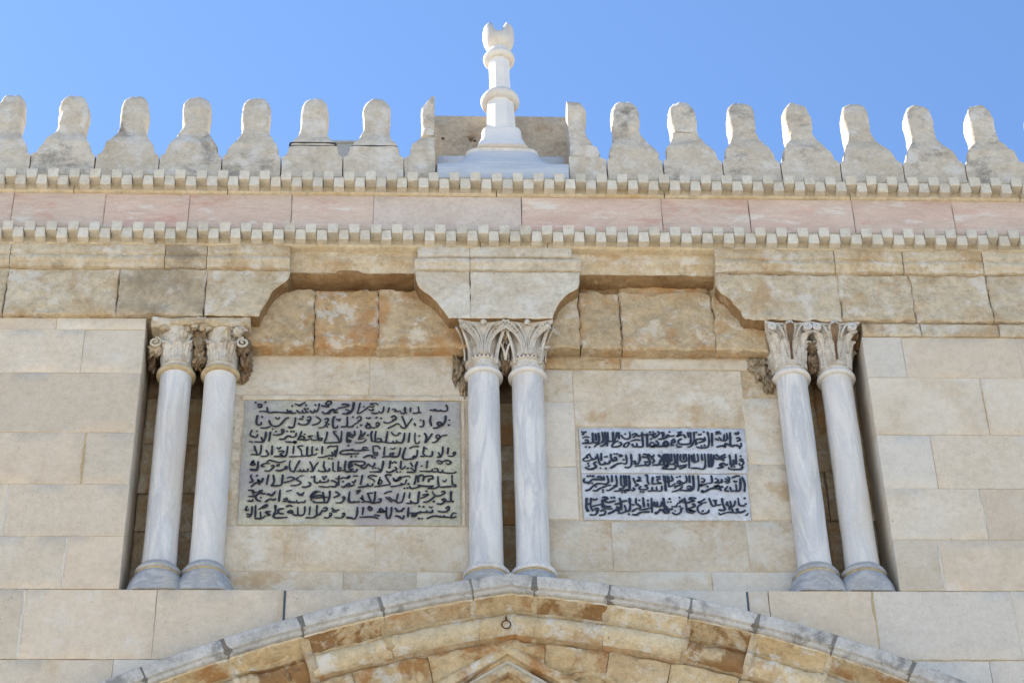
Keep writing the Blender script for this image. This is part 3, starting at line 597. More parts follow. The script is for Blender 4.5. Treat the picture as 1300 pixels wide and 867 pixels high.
for a, b, z0, z1, mt in [(1.17, 1.483, 15.345, 15.730, 'recess'), (1.17, 1.483, 14.591, 15.342, 'ashlar_white'), (1.17, 1.483, 14.003, 14.588, 'ashlar_white'),
                      (1.483, 3.082, 15.062, 15.730, 'recess'), (3.082, 3.43, 15.403, 15.730, 'orange'), (3.057, 3.43, 14.627, 15.400, 'recess'), (3.037, 3.43, 13.998, 14.624, 'recess'),
                      (1.17, 1.764, 13.437, 13.978, 'recess'), (1.764, 2.978, 13.437, 13.978, 'recess'), (2.978, 3.43, 13.437, 13.978, 'recess'),
                      (1.17, 2.631, 13.07, 13.434, 'recess'), (2.631, 3.43, 13.07, 13.434, 'ashlar_white'), (1.483, 1.516, 13.988, 15.052, 'recess')]:
    block(br, a, b, z0, z1, 0.25, mt, depth=0.32, gap=0.002, bev=0.004)
block(br, 1.17, 1.939, 15.733, 15.867, 0.235, 'orange', depth=0.3, amp=0.008, res=0.06, name='stone_strip')
block(br, 1.939, 3.43, 15.733, 15.867, 0.240, 'recess', depth=0.3, amp=0.006, res=0.06, name='stone_strip')
box(br, "wall_core", 1.17, 3.43, 0.256, 0.6, 13.07, 16.9, 'mortar')

def course(label, x0, x1, joints, xc):
    t = thing("stained_course", label, "stone course", (xc, 0.12, 15.89))
    js = [x0] + joints + [x1]
    for k, (a, b) in enumerate(zip(js, js[1:])):
        mt = 'orange_strong' if (k == 1 and xc < 0) else 'orange'
        block(t, a, b, 15.885, 16.60, 0.12 + R.uniform(-0.012, 0.012), mt, depth=0.25, amp=0.026, res=0.03, bev=0.012, gap=0.001, jag=0.007, topjag=0.035)
        block(t, a, b, 16.50, 16.80, (0.25 if xc < 0 else 0.19) + R.uniform(-0.02, 0.02), 'brown_stain_shade' if xc < 0 or k == 1 else 'orange', depth=0.2, amp=0.03, res=0.035, bev=0.02, gap=0.002, jag=0.006, name='rough_top_stone')  # brown tone paints in the shadow band below the lintel
course("orange stained rough stones under the lintel of the left bay", -1.9, 0.52, [-0.956, -0.357], -0.6)
course("orange stained rough stones under the lintel of the right bay", 1.2, 3.35, [1.562, 1.955, 2.849], 2.2)
for nm, x0, x1, xc in (("left", -1.40, 0.06, -0.6), ("right", 1.42, 2.98, 2.2)):
    t = thing("lintel", "plain pale lintel spanning the top of the %s bay" % nm, "lintel", (xc, 0, 16.7))
    mould(t, "lintel_stone", [(0.5, 16.97), (-0.02, 16.965), (-0.022, 16.845), (-0.012, 16.83), (0.012, 16.815), (0.035, 16.79), (0.045, 16.75)] + [(0.5, 16.75)], x0, x1, 'frieze', amp=0.006, res=0.05)
    mould(t, "stained_shaded_soffit", [(0.5, 16.80), (0.05, 16.775), (0.052, 16.748), (0.09, 16.715), (0.16, 16.70), (0.5, 16.70)], x0, x1, 'brown_stain_shade', amp=0.022, res=0.04, sc=4)  # brown stain, with the shade of the underside put into its colour

# dark niches behind the column pairs
for lab, x0, x1 in (("left", -2.53, -1.58), ("middle", 0.42, 1.26), ("right", 3.26, 4.23)):
    t = thing("niche_wall", "shadowed rough wall behind the %s pair of columns" % lab, "wall", (0.5 * (x0 + x1), 0.55, 13.07))
    z = 13.07
    k = 0
    while z < 16.3:
        h = R.choice([0.42, 0.5, 0.56])
        xm = x0 + (x1 - x0) * R.uniform(0.3, 0.7)
        for a, b in ((x0, xm), (xm, x1)):
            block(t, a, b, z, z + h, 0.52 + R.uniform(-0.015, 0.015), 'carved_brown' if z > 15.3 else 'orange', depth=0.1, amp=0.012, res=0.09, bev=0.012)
        z += h
    box(t, "wall_core", x0, x1, 0.58, 0.62, 13.07, 16.9, 'mortar')

# ------------------------------------------------------------------ inscriptions
def ribbon_line(parent, strokes, ox, oz, y, width, mat, name, label=None, dot=1.25):
    vs, fs = [], []
    cnt = 0
    for st in strokes.split(';'):
        P = [tuple(float(q) / 1000 for q in p.split(',')) for p in st.split()]
        yy = y - 0.0006 * (cnt % 9)
        cnt += 1
        wv = width * R.uniform(0.85, 1.15)
        if len(P) == 1:
            a0 = R.random() * 3
            b = len(vs)
            for k in range(8):
                t = a0 + 2 * math.pi * k / 8
                r = wv * dot * 0.62 * (1 + 0.15 * R.uniform(-1, 1))
                vs.append((ox + P[0][0] + r * math.cos(t), yy, oz + P[0][1] + r * math.sin(t)))
            fs.append(tuple(range(b + 7, b - 1, -1)))
            continue
        Q = []
        for i in range(len(P) - 1):
            p0, p1, p2, p3 = P[max(i - 1, 0)], P[i], P[i + 1], P[min(i + 2, len(P) - 1)]
            L = math.hypot(p2[0] - p1[0], p2[1] - p1[1])
            n = max(2, int(L / 0.010))
            for k in range(n):
                t = k / n
                Q.append(tuple(0.5 * (2 * p1[d] + (p2[d] - p0[d]) * t + (2 * p0[d] - 5 * p1[d] + 4 * p2[d] - p3[d]) * t * t + (3 * p1[d] - p0[d] - 3 * p2[d] + p3[d]) * t ** 3) for d in (0, 1)))
        Q.append(P[-1])
        b = len(vs)
        m = len(Q)
        for i, q in enumerate(Q):
            a, c = Q[max(i - 1, 0)], Q[min(i + 1, m - 1)]
            dx, dz = c[0] - a[0], c[1] - a[1]
            L = math.hypot(dx, dz) or 1
            e = min(i, m - 1 - i)
            wd = 0.5 * wv * (0.72 + 0.28 * min(e / 1.5, 1)) * (1 + 0.34 * N(q[0] * 3 + cnt, q[1] * 3, 0, 7)) * (1 + 0.12 * abs(dz) / L)
            vs.append((ox + q[0] - dz / L * wd, yy, oz + q[1] + dx / L * wd))
            vs.append((ox + q[0] + dz / L * wd, yy, oz + q[1] - dx / L * wd))
        for i in range(m - 1):
            k = b + 2 * i
            fs.append((k, k + 1, k + 3, k + 2))
    return part(name, vs, fs, mat, parent, label=label)

il = thing("inscription_panel", "larger greenish grey marble panel with eight lines of black Arabic lettering", "inscription", (-0.6, 0.335, 14.0))
block(il, -1.583, 0.422, 13.917, 15.338, 0.238, 'panel_left', depth=0.1, amp=0.003, res=0.1, name='marble_slab')
for i, l in enumerate(LINES_L):
    ribbon_line(il, l, LOX, LOZ, 0.2285, 0.0172, 'ink_left', "lettering_line", dot=1.1)['kind'] = 'stuff'
ir = thing("inscription_panel", "smaller blue white marble panel with four lines of dense dark Arabic lettering", "inscription", (2.3, 0.335, 14.06))
block(ir, 1.517, 3.057, 14.510, 15.034, 0.238, 'panel_right', depth=0.1, amp=0.002, res=0.1, name='marble_slab')
block(ir, 1.517, 3.037, 13.984, 14.505, 0.238, 'panel_right', depth=0.1, amp=0.002, res=0.1, name='marble_slab')
for i, l in enumerate(LINES_R):
    ribbon_line(ir, l, ROX, ROZ, 0.2295, 0.0195, 'ink_right', "lettering_line", dot=1.0)['kind'] = 'stuff'

# ------------------------------------------------------------------ friezes and impost over the capitals
FM = [(0.4, 16.695), (-0.055, 16.70), (-0.085, 16.705), (-0.10, 16.725), (-0.105, 16.745), (-0.125, 16.755), (-0.145, 16.785), (-0.14, 16.815), (-0.12, 16.828), (-0.118, 16.842),
      (-0.14, 16.85), (-0.148, 16.87), (-0.148, 16.945), (-0.14, 16.962), (0.4, 16.965)]
FM = [(y if y > 0 else -0.05 - (-y - 0.05) * 0.62, z) for (y, z) in FM]
fl = thing("carved_frieze", "weathered golden frieze with mouldings left of the left bay", "frieze", (-3, -0.05, 16.1))
endL = lerp_tab([(16.10, -1.482), (16.20, -1.448), (16.30, -1.402), (16.40, -1.368), (16.48, -1.320), (16.54, -1.262), (16.58, -1.222), (16.62, -1.210), (16.70, -1.205)])
js = [-6.4, -4.95, -3.871, -2.822, -1.991]
for i, (a, b) in enumerate(zip(js, js[1:])):
    block(fl, a, b, 16.12, 16.70, -0.05, 'frieze_dark' if i == 3 else 'frieze', depth=0.5, amp=0.014, res=0.035, bev=0.007, gap=0.0018, jag=0.005)
block(fl, -1.991, endL, 16.12, 16.70, -0.05, 'frieze', side='brown_stain_shade', depth=0.5, amp=0.008, res=0.03, bev=0.009, gap=0.002)
for i, (a, b) in enumerate([(-6.4, -3.871), (-3.871, -2.4), (-2.4, -2.0), (-2.0, -1.205)]):
    mould(fl, "moulding", FM, a + 0.003, b - 0.003, 'frieze_dark' if i == 2 else 'frieze', amp=0.010, res=0.05, sc=4)
imp = thing("impost_block", "pale bell shaped impost block above the middle column pair", "impost", (0.8, -0.05, 16.1))
li = lerp_tab([(16.10, 0.318), (16.21, 0.255), (16.30, 0.205), (16.38, 0.140), (16.44, 0.075), (16.49, 0.035), (16.54, 0.012), (16.62, -0.002), (16.70, -0.010)])
ri = lerp_tab([(16.08, 1.290), (16.18, 1.312), (16.27, 1.345), (16.35, 1.392), (16.42, 1.450), (16.46, 1.505), (16.50, 1.552), (16.56, 1.568), (16.70, 1.578)])
block(imp, li, 0.519, 16.11, 16.70, -0.05, 'impost', side='brown_stain_shade', depth=0.5, amp=0.004, res=0.03, gap=0.002)
block(imp, 0.519, ri, 16.11, 16.70, -0.05, 'impost', side='brown_stain_shade', depth=0.5, amp=0.004, res=0.03, gap=0.002)
mould(imp, "moulding", FM[:9] + [(0.4, 16.828)], -0.012, 0.517, 'impost', amp=0.006, res=0.04)
mould(imp, "moulding", FM[:9] + [(0.4, 16.828)], 0.521, 1.58, 'impost', amp=0.003, res=0.04)
mould(imp, "moulding", [(0.4, 16.830)] + FM[9:], 0.015, 0.517, 'impost', amp=0.014, res=0.04)
mould(imp, "moulding", [(0.4, 16.830)] + FM[9:], 0.521, 1.50, 'impost', amp=0.003, res=0.04)
fr = thing("carved_frieze", "weathered golden frieze with mouldings right of the right bay", "frieze", (5, -0.05, 16.1))
endR = lerp_tab([(16.05, 3.165), (16.14, 3.125), (16.24, 3.075), (16.32, 3.030), (16.38, 2.990), (16.44, 2.940), (16.50, 2.905), (16.58, 2.892), (16.70, 2.885)])
block(fr, endR, 4.068, 16.12, 16.70, -0.05, 'frieze', side='brown_stain_shade', depth=0.5, amp=0.018, res=0.035, bev=0.012, jag=0.009, gap=0.003)
js = [4.068, 4.763, 5.513, 6.6, 7.6, 8.6]
for i, (a, b) in enumerate(zip(js, js[1:])):
    block(fr, a, b, 16.12, 16.70, -0.05 + R.uniform(-0.01, 0.01), 'frieze', depth=0.5, amp=0.018, res=0.035, bev=0.008, gap=0.0018, jag=0.006)
js = [4.24, 4.80, 5.55, 6.5, 8.6]
for a, b in zip(js, js[1:]):
    block(fr, a, b, 15.952, 16.112, -0.022, 'frieze', depth=0.5, amp=0.006, res=0.05, bev=0.01, gap=0.003)
for i, (a, b) in enumerate([(2.885, 4.05), (4.05, 4.72), (4.72, 5.5), (5.5, 8.6)]):
    mould(fr, "moulding", FM, a + 0.003, b - 0.003, 'frieze', amp=0.017, res=0.045, sc=4.5)

# ------------------------------------------------------------------ cornices of chequered billets, pink band
def bev_cube(name, sx, sy, sz, b, mat, jit, seed):
    rr = random.Random(seed)
    vs, fs = [], []
    # front face inset, four bevels, four sides; back open (inside the wall)
    hx, hz = sx / 2, sz / 2
    j = lambda a: rr.uniform(-a, a)
    for (x, z) in ((-hx + b, -hz + b), (hx - b, -hz + b), (hx - b, hz - b), (-hx + b, hz - b)):
        vs.append((x + j(jit), 0 + j(jit), z + j(jit)))
    for (x, z) in ((-hx, -hz), (hx, -hz), (hx, hz), (-hx, hz)):
        vs.append((x + j(jit * 0.7), b + j(jit) * 0.5, z + j(jit * 0.7)))
    for (x, z) in ((-hx, -hz), (hx, -hz), (hx, hz), (-hx, hz)):
        vs.append((x, sy, z))
    fs = [(0, 1, 2, 3)]
    for k in range(4):
        q = (k + 1) % 4
        fs.append((4 + k, 4 + q, q, k))
        fs.append((8 + k, 8 + q, 4 + q, 4 + k))
    me = bpy.data.meshes.new(name)
    me.from_pydata(vs, [], fs)
    me.materials.append(M[mat])
    return me

P_ = 0.2070
BA = [bev_cube("billet", P_ * 0.5 - 0.004, 0.15, 0.113, 0.005, 'billet', 0.0025 + (0.006 if i > 6 else 0), i) for i in range(9)]
BB = [bev_cube("billet", P_ * 0.5 - 0.006, 0.13, 0.122, 0.005, 'billet', 0.0025 + (0.006 if i > 6 else 0), 50 + i) for i in range(9)]
def cornice(label, top, phase, cracks, pitch):
    t = thing("billet_cornice", label, "cornice", (1, -0.1, top - 0.21))
    js = [-6.4] + cracks + [8.6]
    prof = [(0.55, top - 0.215), (-0.078, top - 0.213), (-0.098, top - 0.207), (-0.108, top - 0.195), (-0.10, top - 0.15), (-0.085, top - 0.11), (-0.095, top - 0.06), (-0.13, top - 0.012), (-0.13, top - 0.003), (0.55, top)]
    for a, b in zip(js, js[1:]):
        mould(t, "cornice_stone", prof, a + 0.004, b - 0.004, 'back', amp=0.004, res=0.1)
    k0 = int((-6.3 - phase) / pitch)
    x = phase + k0 * pitch
    while x < 8.5:
        for row, meshes, dx, zc, yf in ((0, BA, 0, top - 0.0585, -0.205), (1, BB, pitch / 2, top - 0.133, -0.190)):
            me = R.choice(meshes[:7] if R.random() < 0.88 else meshes[7:])
            o = bpy.data.objects.new("billet", me)
            link(o)
            o.parent = t
            o.location = Vector((x + dx + R.uniform(-.003, .003), yf + R.uniform(-.004, .004), zc + R.uniform(-.003, .003))) - ROOT[t]
            o.rotation_euler = (R.uniform(-.02, .02), R.uniform(-.015, .015), R.uniform(-.02, .02))
            if R.random() < 0.5:
                o.scale = (1, 1, 1)
        x += pitch
    return t
cornice("upper cornice of chequered stone billets, right under the merlons", 17.868, -1.6915, [-5.0, -3.35, -1.85, 0.79, 2.45, 4.3, 6.0], 0.20682)
cornice("lower cornice of chequered stone billets, under the pink band", 17.168, -1.6325, [-4.6, -3.365, -2.50, 0.62, 1.275, 3.03, 4.9, 6.4], 0.20723)
pk = thing("pink_band", "band of pink and greyish stone slabs between the two billet cornices", "frieze", (1, -0.08, 17.17))
js = [-6.4, -5.2, -3.926, -3.033, -2.217, -1.219, -0.42, 1.031, 2.412, 3.278, 4.309, 5.303, 6.4, 7.5, 8.6]
for i, (a, b) in enumerate(zip(js, js[1:])):
    block(pk, a, b, 17.165, 17.66, -0.08, 'pink_grey' if i == 6 else 'pink', depth=0.5, amp=0.002, res=0.15, gap=0.0025)

# ------------------------------------------------------------------ merlons
PROF = [(0.0, 0.310, 0.175, 40), (0.12, 0.310, 0.175, 40), (0.35, 0.310, 0.175, 40), (0.395, 0.307, 0.175, 40), (0.415, 0.290, 0.175, 30), (0.435, 0.268, 0.174, 24), (0.50, 0.254, 0.173, 20),
        (0.57, 0.240, 0.172, 16), (0.615, 0.218, 0.171, 14), (0.67, 0.190, 0.17, 11), (0.72, 0.168, 0.168, 9), (0.78, 0.144, 0.167, 8), (0.84, 0.133, 0.166, 7), (0.91, 0.131, 0.166, 6), (1.02, 0.138, 0.164, 5.5),
        (1.12, 0.142, 0.162, 5), (1.20, 0.137, 0.154, 4.5), (1.27, 0.120, 0.138, 4), (1.32, 0.093, 0.108, 3.4), (1.352, 0.058, 0.066, 3), (1.368, 0.012, 0.015, 2)]
def merlon_mesh(parent, name, x, z0, prof, seed, amp, clipx=None, head_dx=0.0, sc=1.0, slant=None, label=None):
    vs, fs = [], []
    seg = 44
    sd = seed * 3.7
    # refine the profile
    pr = []
    for a, b in zip(prof, prof[1:]):
        n = 3 if b[0] - a[0] > 0.06 else 2
        for k in range(n):
            t = k / n
            pr.append(tuple(a[i] + (b[i] - a[i]) * t for i in range(4)))
    pr.append(prof[-1])
    for (z, hw, hd, p) in pr:
        for i in range(seg):
            t = 2 * math.pi * (i + 0.5) / seg
            c, s = math.cos(t), math.sin(t)
            q = (abs(c) ** p + abs(s) ** p) ** (-1 / p)
            a = amp * (1.4 if z > 0.5 else 0.7)
            n = a * FN(c * q * 0.25 + sd, s * q * 0.25, z, 4.5) + a * 0.45 * N(c + sd, s, z * 9, 2.5)
            hx = (hw * sc + n * (1 if hw > 0.03 else 0)) * c * q
            zz = z0 + z + (n * 0.6 if 0.3 < z else 0)
            xx = x + hx + head_dx * min(max((z - 0.5) / 0.4, 0), 1)
            yy = 0.18 + (hd * (1 - 0.22 * min(max((z - 0.6) / 0.15, 0), 1)) + n) * s * q
            if clipx is not None:
                lo_, hi_ = clipx
                xx = min(max(xx, lo_), hi_)
            if slant:
                zz = min(zz, slant(xx))
            vs.append((xx, yy, zz))
    k = len(pr)
    for j in range(k - 1):
        for i in range(seg):
            a, b = j * seg + i, j * seg + (i + 1) % seg
            fs.append((a, b, b + seg, a + seg))
    fs.append(tuple(reversed(range(seg))))
    fs.append(tuple(range((k - 1) * seg, k * seg)))
    return part(name, vs, fs, 'merlon', parent, smooth=True, label=label)

heads = [-4.77, -4.136, -3.493, -2.881, -2.25, -1.642, -1.049, -0.414, 2.144, 2.731, 3.343, 3.925, 4.532, 5.191, 5.834, 6.47, 7.1]
joints = [-5.06, -4.47, -3.840, -3.199, -2.564, -1.943, -1.352, -0.736, -0.127, None, 1.912, 2.480, 3.082, 3.670, 4.274, 4.913, 5.546, 6.171, 6.79, 7.4]
desc = ["outermost merlon past the left edge", "merlon cut by the left edge of the photograph, dark lichen on its right side", "second merlon from the left, narrow crown with brown right edge",
        "third merlon from the left, smooth pale rounded crown", "fourth merlon from the left, with dark patchy crown", "fifth merlon from the left, greyish crown",
        "merlon with two dark metal straps round its shoulder, left of the zinc box", "smooth merlon with one dark joint under its crown, right of the zinc box",
        "first whole merlon right of the marble finial", "second whole merlon right of the finial, its crown cracked across", "third whole merlon right of the finial, jagged right shoulder",
        "fourth whole merlon right of the finial, with sunlit left edge", "fifth whole merlon right of the finial, stepped mossy right shoulder", "sixth whole merlon right of the finial, broad grey flank",
        "pale merlon second from the right edge, sunlit left rim", "merlon cut by the right edge of the photograph", "outermost merlon past the right edge"]
Z0 = 17.866
bounds = [(joints[i], joints[i + 1]) for i in range(8)] + [(joints[i], joints[i + 1]) for i in range(10, 19)]
for i, (hx, (ja, jb), d) in enumerate(zip(heads, bounds, desc)):
    cx_ = 0.5 * (ja + jb)
    t = thing("merlon", d, "merlon", (cx_, 0.18, Z0), "merlons along the parapet")
    hwid = (jb - ja) / 2 - 0.001
    prof = [(z, hw * (hwid / 0.310) if z < 0.45 else hw, hd, p) for (z, hw, hd, p) in PROF]
    if i == 9:
        lo_p = [p for p in prof if p[0] <= 0.84]
        hi_p = [(0.846, 0.130, 0.165, 7)] + [p for p in prof if p[0] > 0.85]
        merlon_mesh(t, "merlon_base", cx_, Z0, lo_p, i, 0.010, head_dx=hx - cx_)
        merlon_mesh(t, "merlon_cap", cx_ + 0.004, Z0, hi_p, i + 0.3, 0.011, head_dx=hx - cx_)
    elif i in (6, 7):
        zc = 0.56
        lo_p = [p for p in PROF if p[0] < 0.53 ] + [(zc - 0.004, 0.246, 0.17, 14)]
        lo_p = [(z, hw * (hwid / 0.310) if z < 0.38 else hw, hd, p) for (z, hw, hd, p) in lo_p]
        hi_p = [(zc + 0.006, 0.236, 0.165, 12), (zc + 0.03, 0.232, 0.165, 12), (0.62, 0.222, 0.168, 12)] + [p for p in PROF if p[0] > 0.66]
        merlon_mesh(t, "merlon_base", cx_, Z0, lo_p, i, 0.006, head_dx=hx - cx_)
        merlon_mesh(t, "merlon_cap", cx_, Z0, hi_p, i + 0.3, 0.007, head_dx=hx - cx_)
        for dz in ((-0.005, 0.04) if i == 6 else (0.0,)):
            merlon_mesh(t, "metal_strap", cx_, Z0, [(zc + dz, 0.243, 0.175, 16), (zc + dz + 0.008, 0.243, 0.175, 16)], i, 0.0, head_dx=hx - cx_).data.materials[0] = M['wire_and_joint_shade']
    else:
        merlon_mesh(t, "merlon_stone", cx_, Z0, prof, i, 0.0055 + 0.003 * ((i * 7) % 3), head_dx=hx - cx_)
t = thing("cut_merlon", "half merlon with a straight cut right side, left of the marble finial", "merlon", (0.03, 0.18, Z0), "merlons cut off beside the finial")
merlon_mesh(t, "merlon_base", 0.185, Z0, [p for p in PROF if p[0] <= 0.76] , 31, 0.012, clipx=(-0.125, 0.185), slant=None)
merlon_mesh(t, "merlon_cap", 0.185, Z0, [(0.765, 0.140, 0.166, 6)] + [p for p in PROF[:-4] if p[0] > 0.78] + [(1.34, 0.085, 0.15, 3)], 32, 0.010, clipx=(-0.125, 0.180), slant=lambda x: Z0 + 1.35 - 1.4 * max(0.13 - (x - 0.03), 0))
t = thing("cut_merlon", "half merlon split by a joint, right of the marble finial", "merlon", (1.7, 0.18, Z0), "merlons cut off beside the finial")
merlon_mesh(t, "merlon_base", 1.60, Z0, [p for p in PROF if p[0] <= 0.42] + [(0.44, 0.245, 0.175, 18)], 41, 0.010, clipx=(1.532, 1.908))
merlon_mesh(t, "merlon_cap", 1.60, Z0, [(0.448, 0.238, 0.17, 18)] + [p for p in PROF[:] if p[0] > 0.46], 42, 0.014, clipx=(1.545, 1.9))

# ------------------------------------------------------------------ parapet behind the finial, zinc box
t = thing("parapet_slab", "grey brown stone slabs standing behind the white marble finial", "parapet", (0.87, 0.5, 17.9))
block(t, 0.165, 0.86, 17.87, 19.325, 0.45, 'slab', depth=0.25, amp=0.008, gap=0.002)
block(t, 0.86, 1.572, 17.87, 19.335, 0.455, 'slab', depth=0.25, amp=0.008, gap=0.002)
for hx, hz in ((0.27, 18.98), (0.60, 18.95)):
    lathe(t, "fixing_hole", hx, 0.447, [(0.016, hz - 0.012), (0.018, hz), (0.014, hz + 0.012)], 'rust', seg=10, ysc=0.4)
t = thing("dry_weed", "small dry brown weed in the slab joint beside the finial", "plant", (0.56, 0.44, 18.93))
for k in range(7):
    a = -0.9 + 0.3 * k
    tube(t, "stem", [(0.56, 0.44, 18.93), (0.56 + 0.03 * math.sin(a), 0.43, 18.96 + 0.02 * math.cos(a)), (0.56 + 0.07 * math.sin(a), 0.42, 18.95 + 0.05 * math.cos(a))], 0.003, 'twig', seg=5)
t = thing("zinc_box", "grey zinc box on the roof between two merlons", "roof box", (-0.7, 0.9, 17.6))
box(t, "box_body", -0.96, -0.42, 0.72, 1.3, 17.6, 19.16, 'zinc')
box(t, "box_lid", -0.98, -0.40, 0.70, 1.32, 19.162, 19.19, 'zinc')

# ------------------------------------------------------------------ marble finial on its steps
FX, FY = 0.862, 0.20
t = thing("marble_steps", "stepped bluish marble plinth under the white finial", "plinth", (FX, 0.2, Z0))
block(t, 0.205, 1.518, Z0, 18.092, -0.11, 'marble_step', depth=0.55, amp=0.001, res=0.2, name='lower_step')
block(t, 0.207, 1.515, 18.096, 18.60, 0.30, 'marble_step', depth=0.14, amp=0.001, res=0.2, name='upper_step')
lathe(t, "cushion_moulding", FX, FY, [(0.56, 18.095), (0.555, 18.115), (0.52, 18.15), (0.46, 18.20), (0.41, 18.26), (0.375, 18.33)], 'marble_step', seg=48, ysc=lambda z: 0.52 + 0.12 * (z - 18.1) / 0.23, power=5)
f = thing("marble_finial", "white turned marble finial with two rings and a horned top", "finial", (FX, FY, 18.57))
lathe(f, "plate", FX, FY, [(0.362, 18.328), (0.376, 18.335), (0.380, 18.360), (0.374, 18.385), (0.34, 18.395)], 'marble_warm', seg=48, ysc=0.62, power=5)
lathe(f, "pedestal", FX, FY, [(0.277, 18.396), (0.262, 18.43), (0.233, 18.52), (0.213, 18.59), (0.204, 18.66), (0.203, 18.70), (0.198, 18.716), (0.17, 18.722)], 'marble_white', seg=48, power=6)
lathe(f, "lower_shaft", FX, FY, [(0.170, 18.718), (0.168, 18.74), (0.160, 18.90), (0.152, 19.06), (0.147, 19.21)], 'marble_white', seg=8, rot=0.5, smooth=False)
def ring_prof(r0, r1, zc, h):
    return [(r0, zc - h)] + [(r1 - h + h * math.cos(a), zc + h * math.sin(a)) for a in [math.radians(q) for q in range(-80, 81, 20)]] + [(r0, zc + h)]
lathe(f, "lower_ring", FX, FY, ring_prof(0.11, 0.203, 19.27, 0.062), 'marble_warm', seg=40)
lathe(f, "ring_collar", FX, FY, [(0.165, 19.325), (0.16, 19.345), (0.125, 19.375), (0.112, 19.385)], 'marble_white', seg=40)
lathe(f, "upper_shaft", FX, FY, [(0.118, 19.37), (0.117, 19.44), (0.113, 19.6), (0.116, 19.86)], 'marble_white', seg=8, rot=0.5, smooth=False)
lathe(f, "upper_ring", FX, FY, ring_prof(0.09, 0.168, 19.905, 0.055), 'marble_warm', seg=40)
lathe(f, "neck", FX, FY, [(0.130, 19.955), (0.128, 19.985), (0.108, 20.02), (0.10, 20.045)], 'marble_white', seg=40)
# horned top: a bowl whose rim is cut by a wide notch
vs, fs = [], []
seg, rows = 40, 14
for j in range(rows + 1):
    v = j / rows
    for i in range(seg):
        a = 2 * math.pi * i / seg
        rr = [0.095, 0.118, 0.138, 0.152, 0.161, 0.166, 0.168, 0.168, 0.167, 0.165, 0.161, 0.154, 0.142, 0.122, 0.095][j]
        side = abs(math.cos(a))
        top = 20.265 + 0.215 * max(0.0, (side - 0.30) / 0.70) ** 0.85
        z = 20.04 + (top - 20.04) * v
        vs.append((FX + rr * math.cos(a) * (1.0 if side > 0.3 else 0.97), FY + rr * math.sin(a) * 0.9, z + 0.004 * N(a, v * 3, 1, 2)))
base = len(vs)
for i in range(seg):
    a = 2 * math.pi * i / seg
    side = abs(math.cos(a))
    top = 20.255 + 0.17 * max(0.0, (side - 0.30) / 0.70) ** 1.4
    vs.append((FX + 0.062 * math.cos(a), FY + 0.062 * math.sin(a), min(top, 20.30)))
for j in range(rows):
    for i in range(seg):
        a, b = j * seg + i, j * seg + (i + 1) % seg
        fs.append((a, b, b + seg, a + seg))
for i in range(seg):
    a, b = rows * seg + i, rows * seg + (i + 1) % seg
    fs.append((a, b, base + (i + 1) % seg, base + i))
fs.append(tuple(range(base, base + seg)))
part("horned_top", vs, fs, 'marble_warm', f, smooth='full')

# ------------------------------------------------------------------ columns
CY = 0.20
def leaf(parent, cx, cy, ang, z0, h, wid, rfun, out, droop, mat, name='leaf', lobes=5, ridge=0.010, amp=0.003, spear=False):
    nu, nv = 14, 16
    vs, fs = [], []
    sd = R.random() * 20
    for side in (0, 1):
        for j in range(nv + 1):
            v = j / nv
            z = z0 + h * (v if v < 0.8 else 0.8 + 0.2 * math.sin((v - 0.8) / 0.2 * math.pi * 0.85) * 0.6) - droop * max(0, v - 0.75) * 2
            rr = rfun(min(z, z0 + h)) + 0.012 + out * v ** 3.2 - side * 0.018
            lw_ = wid * (0.72 + 0.28 * math.sin(v * math.pi)) * (1 - 0.55 * max(0, v - 0.78) / 0.22) * (1 + 0.13 * math.sin(v * lobes * 2 * math.pi))
            if spear:
                lw_ = wid * (0.22 + 1.0 * max(0, v - 0.45) ** 0.8 * 1.5) * (1 + 0.15 * math.sin(v * 26)) * (1 if v < 0.9 else (1.02 - v) * 8)
            for i in range(nu + 1):
                u = -1 + 2 * i / nu
                x = lw_ * u
                rad = rr + (ridge * math.cos(u * math.pi * 3) + 0.006 * (1 - abs(u))) * (1 - side) - 0.035 * abs(u) ** 2 * (0.3 + v) + amp * FN(u + sd, v * 2, 0, 3)
                px_, py_ = x, -rad
                ca, sa = math.cos(ang), math.sin(ang)
                vs.append((cx + px_ * ca - py_ * sa, cy + px_ * sa + py_ * ca, z))
    L = (nu + 1) * (nv + 1)
    for s_ in (0, 1):
        for j in range(nv):
            for i in range(nu):
                a = s_ * L + j * (nu + 1) + i
                q = (a, a + 1, a + nu + 2, a + nu + 1)
                fs.append(q if s_ == 0 else q[::-1])
    rim = [i for i in range(nu + 1)] + [j * (nu + 1) + nu for j in range(1, nv + 1)] + [nv * (nu + 1) + i for i in range(nu - 1, -1, -1)] + [j * (nu + 1) for j in range(nv - 1, 0, -1)]
    for a, b in zip(rim, rim[1:] + rim[:1]):
        fs.append((b, a, a + L, b + L))
    return part(name, vs, fs, mat, parent, smooth=True)

def spiral(parent, x, y, z, r, mat, hand=1, turns=2.1, rad=0.012, name='volute'):
    pts = []
    n = int(turns * 16)
    for i in range(n + 1):
        t = i / n
        a = hand * (t * turns * 2 * math.pi) + math.pi / 2
        rr = r * (1 - 0.88 * t)
        pts.append((x + rr * math.cos(a), y - 0.02 * t, z + rr * math.sin(a)))
    return tube(parent, name, pts, rad, mat, seg=6, taper=lambda t: 1 - 0.4 * t)

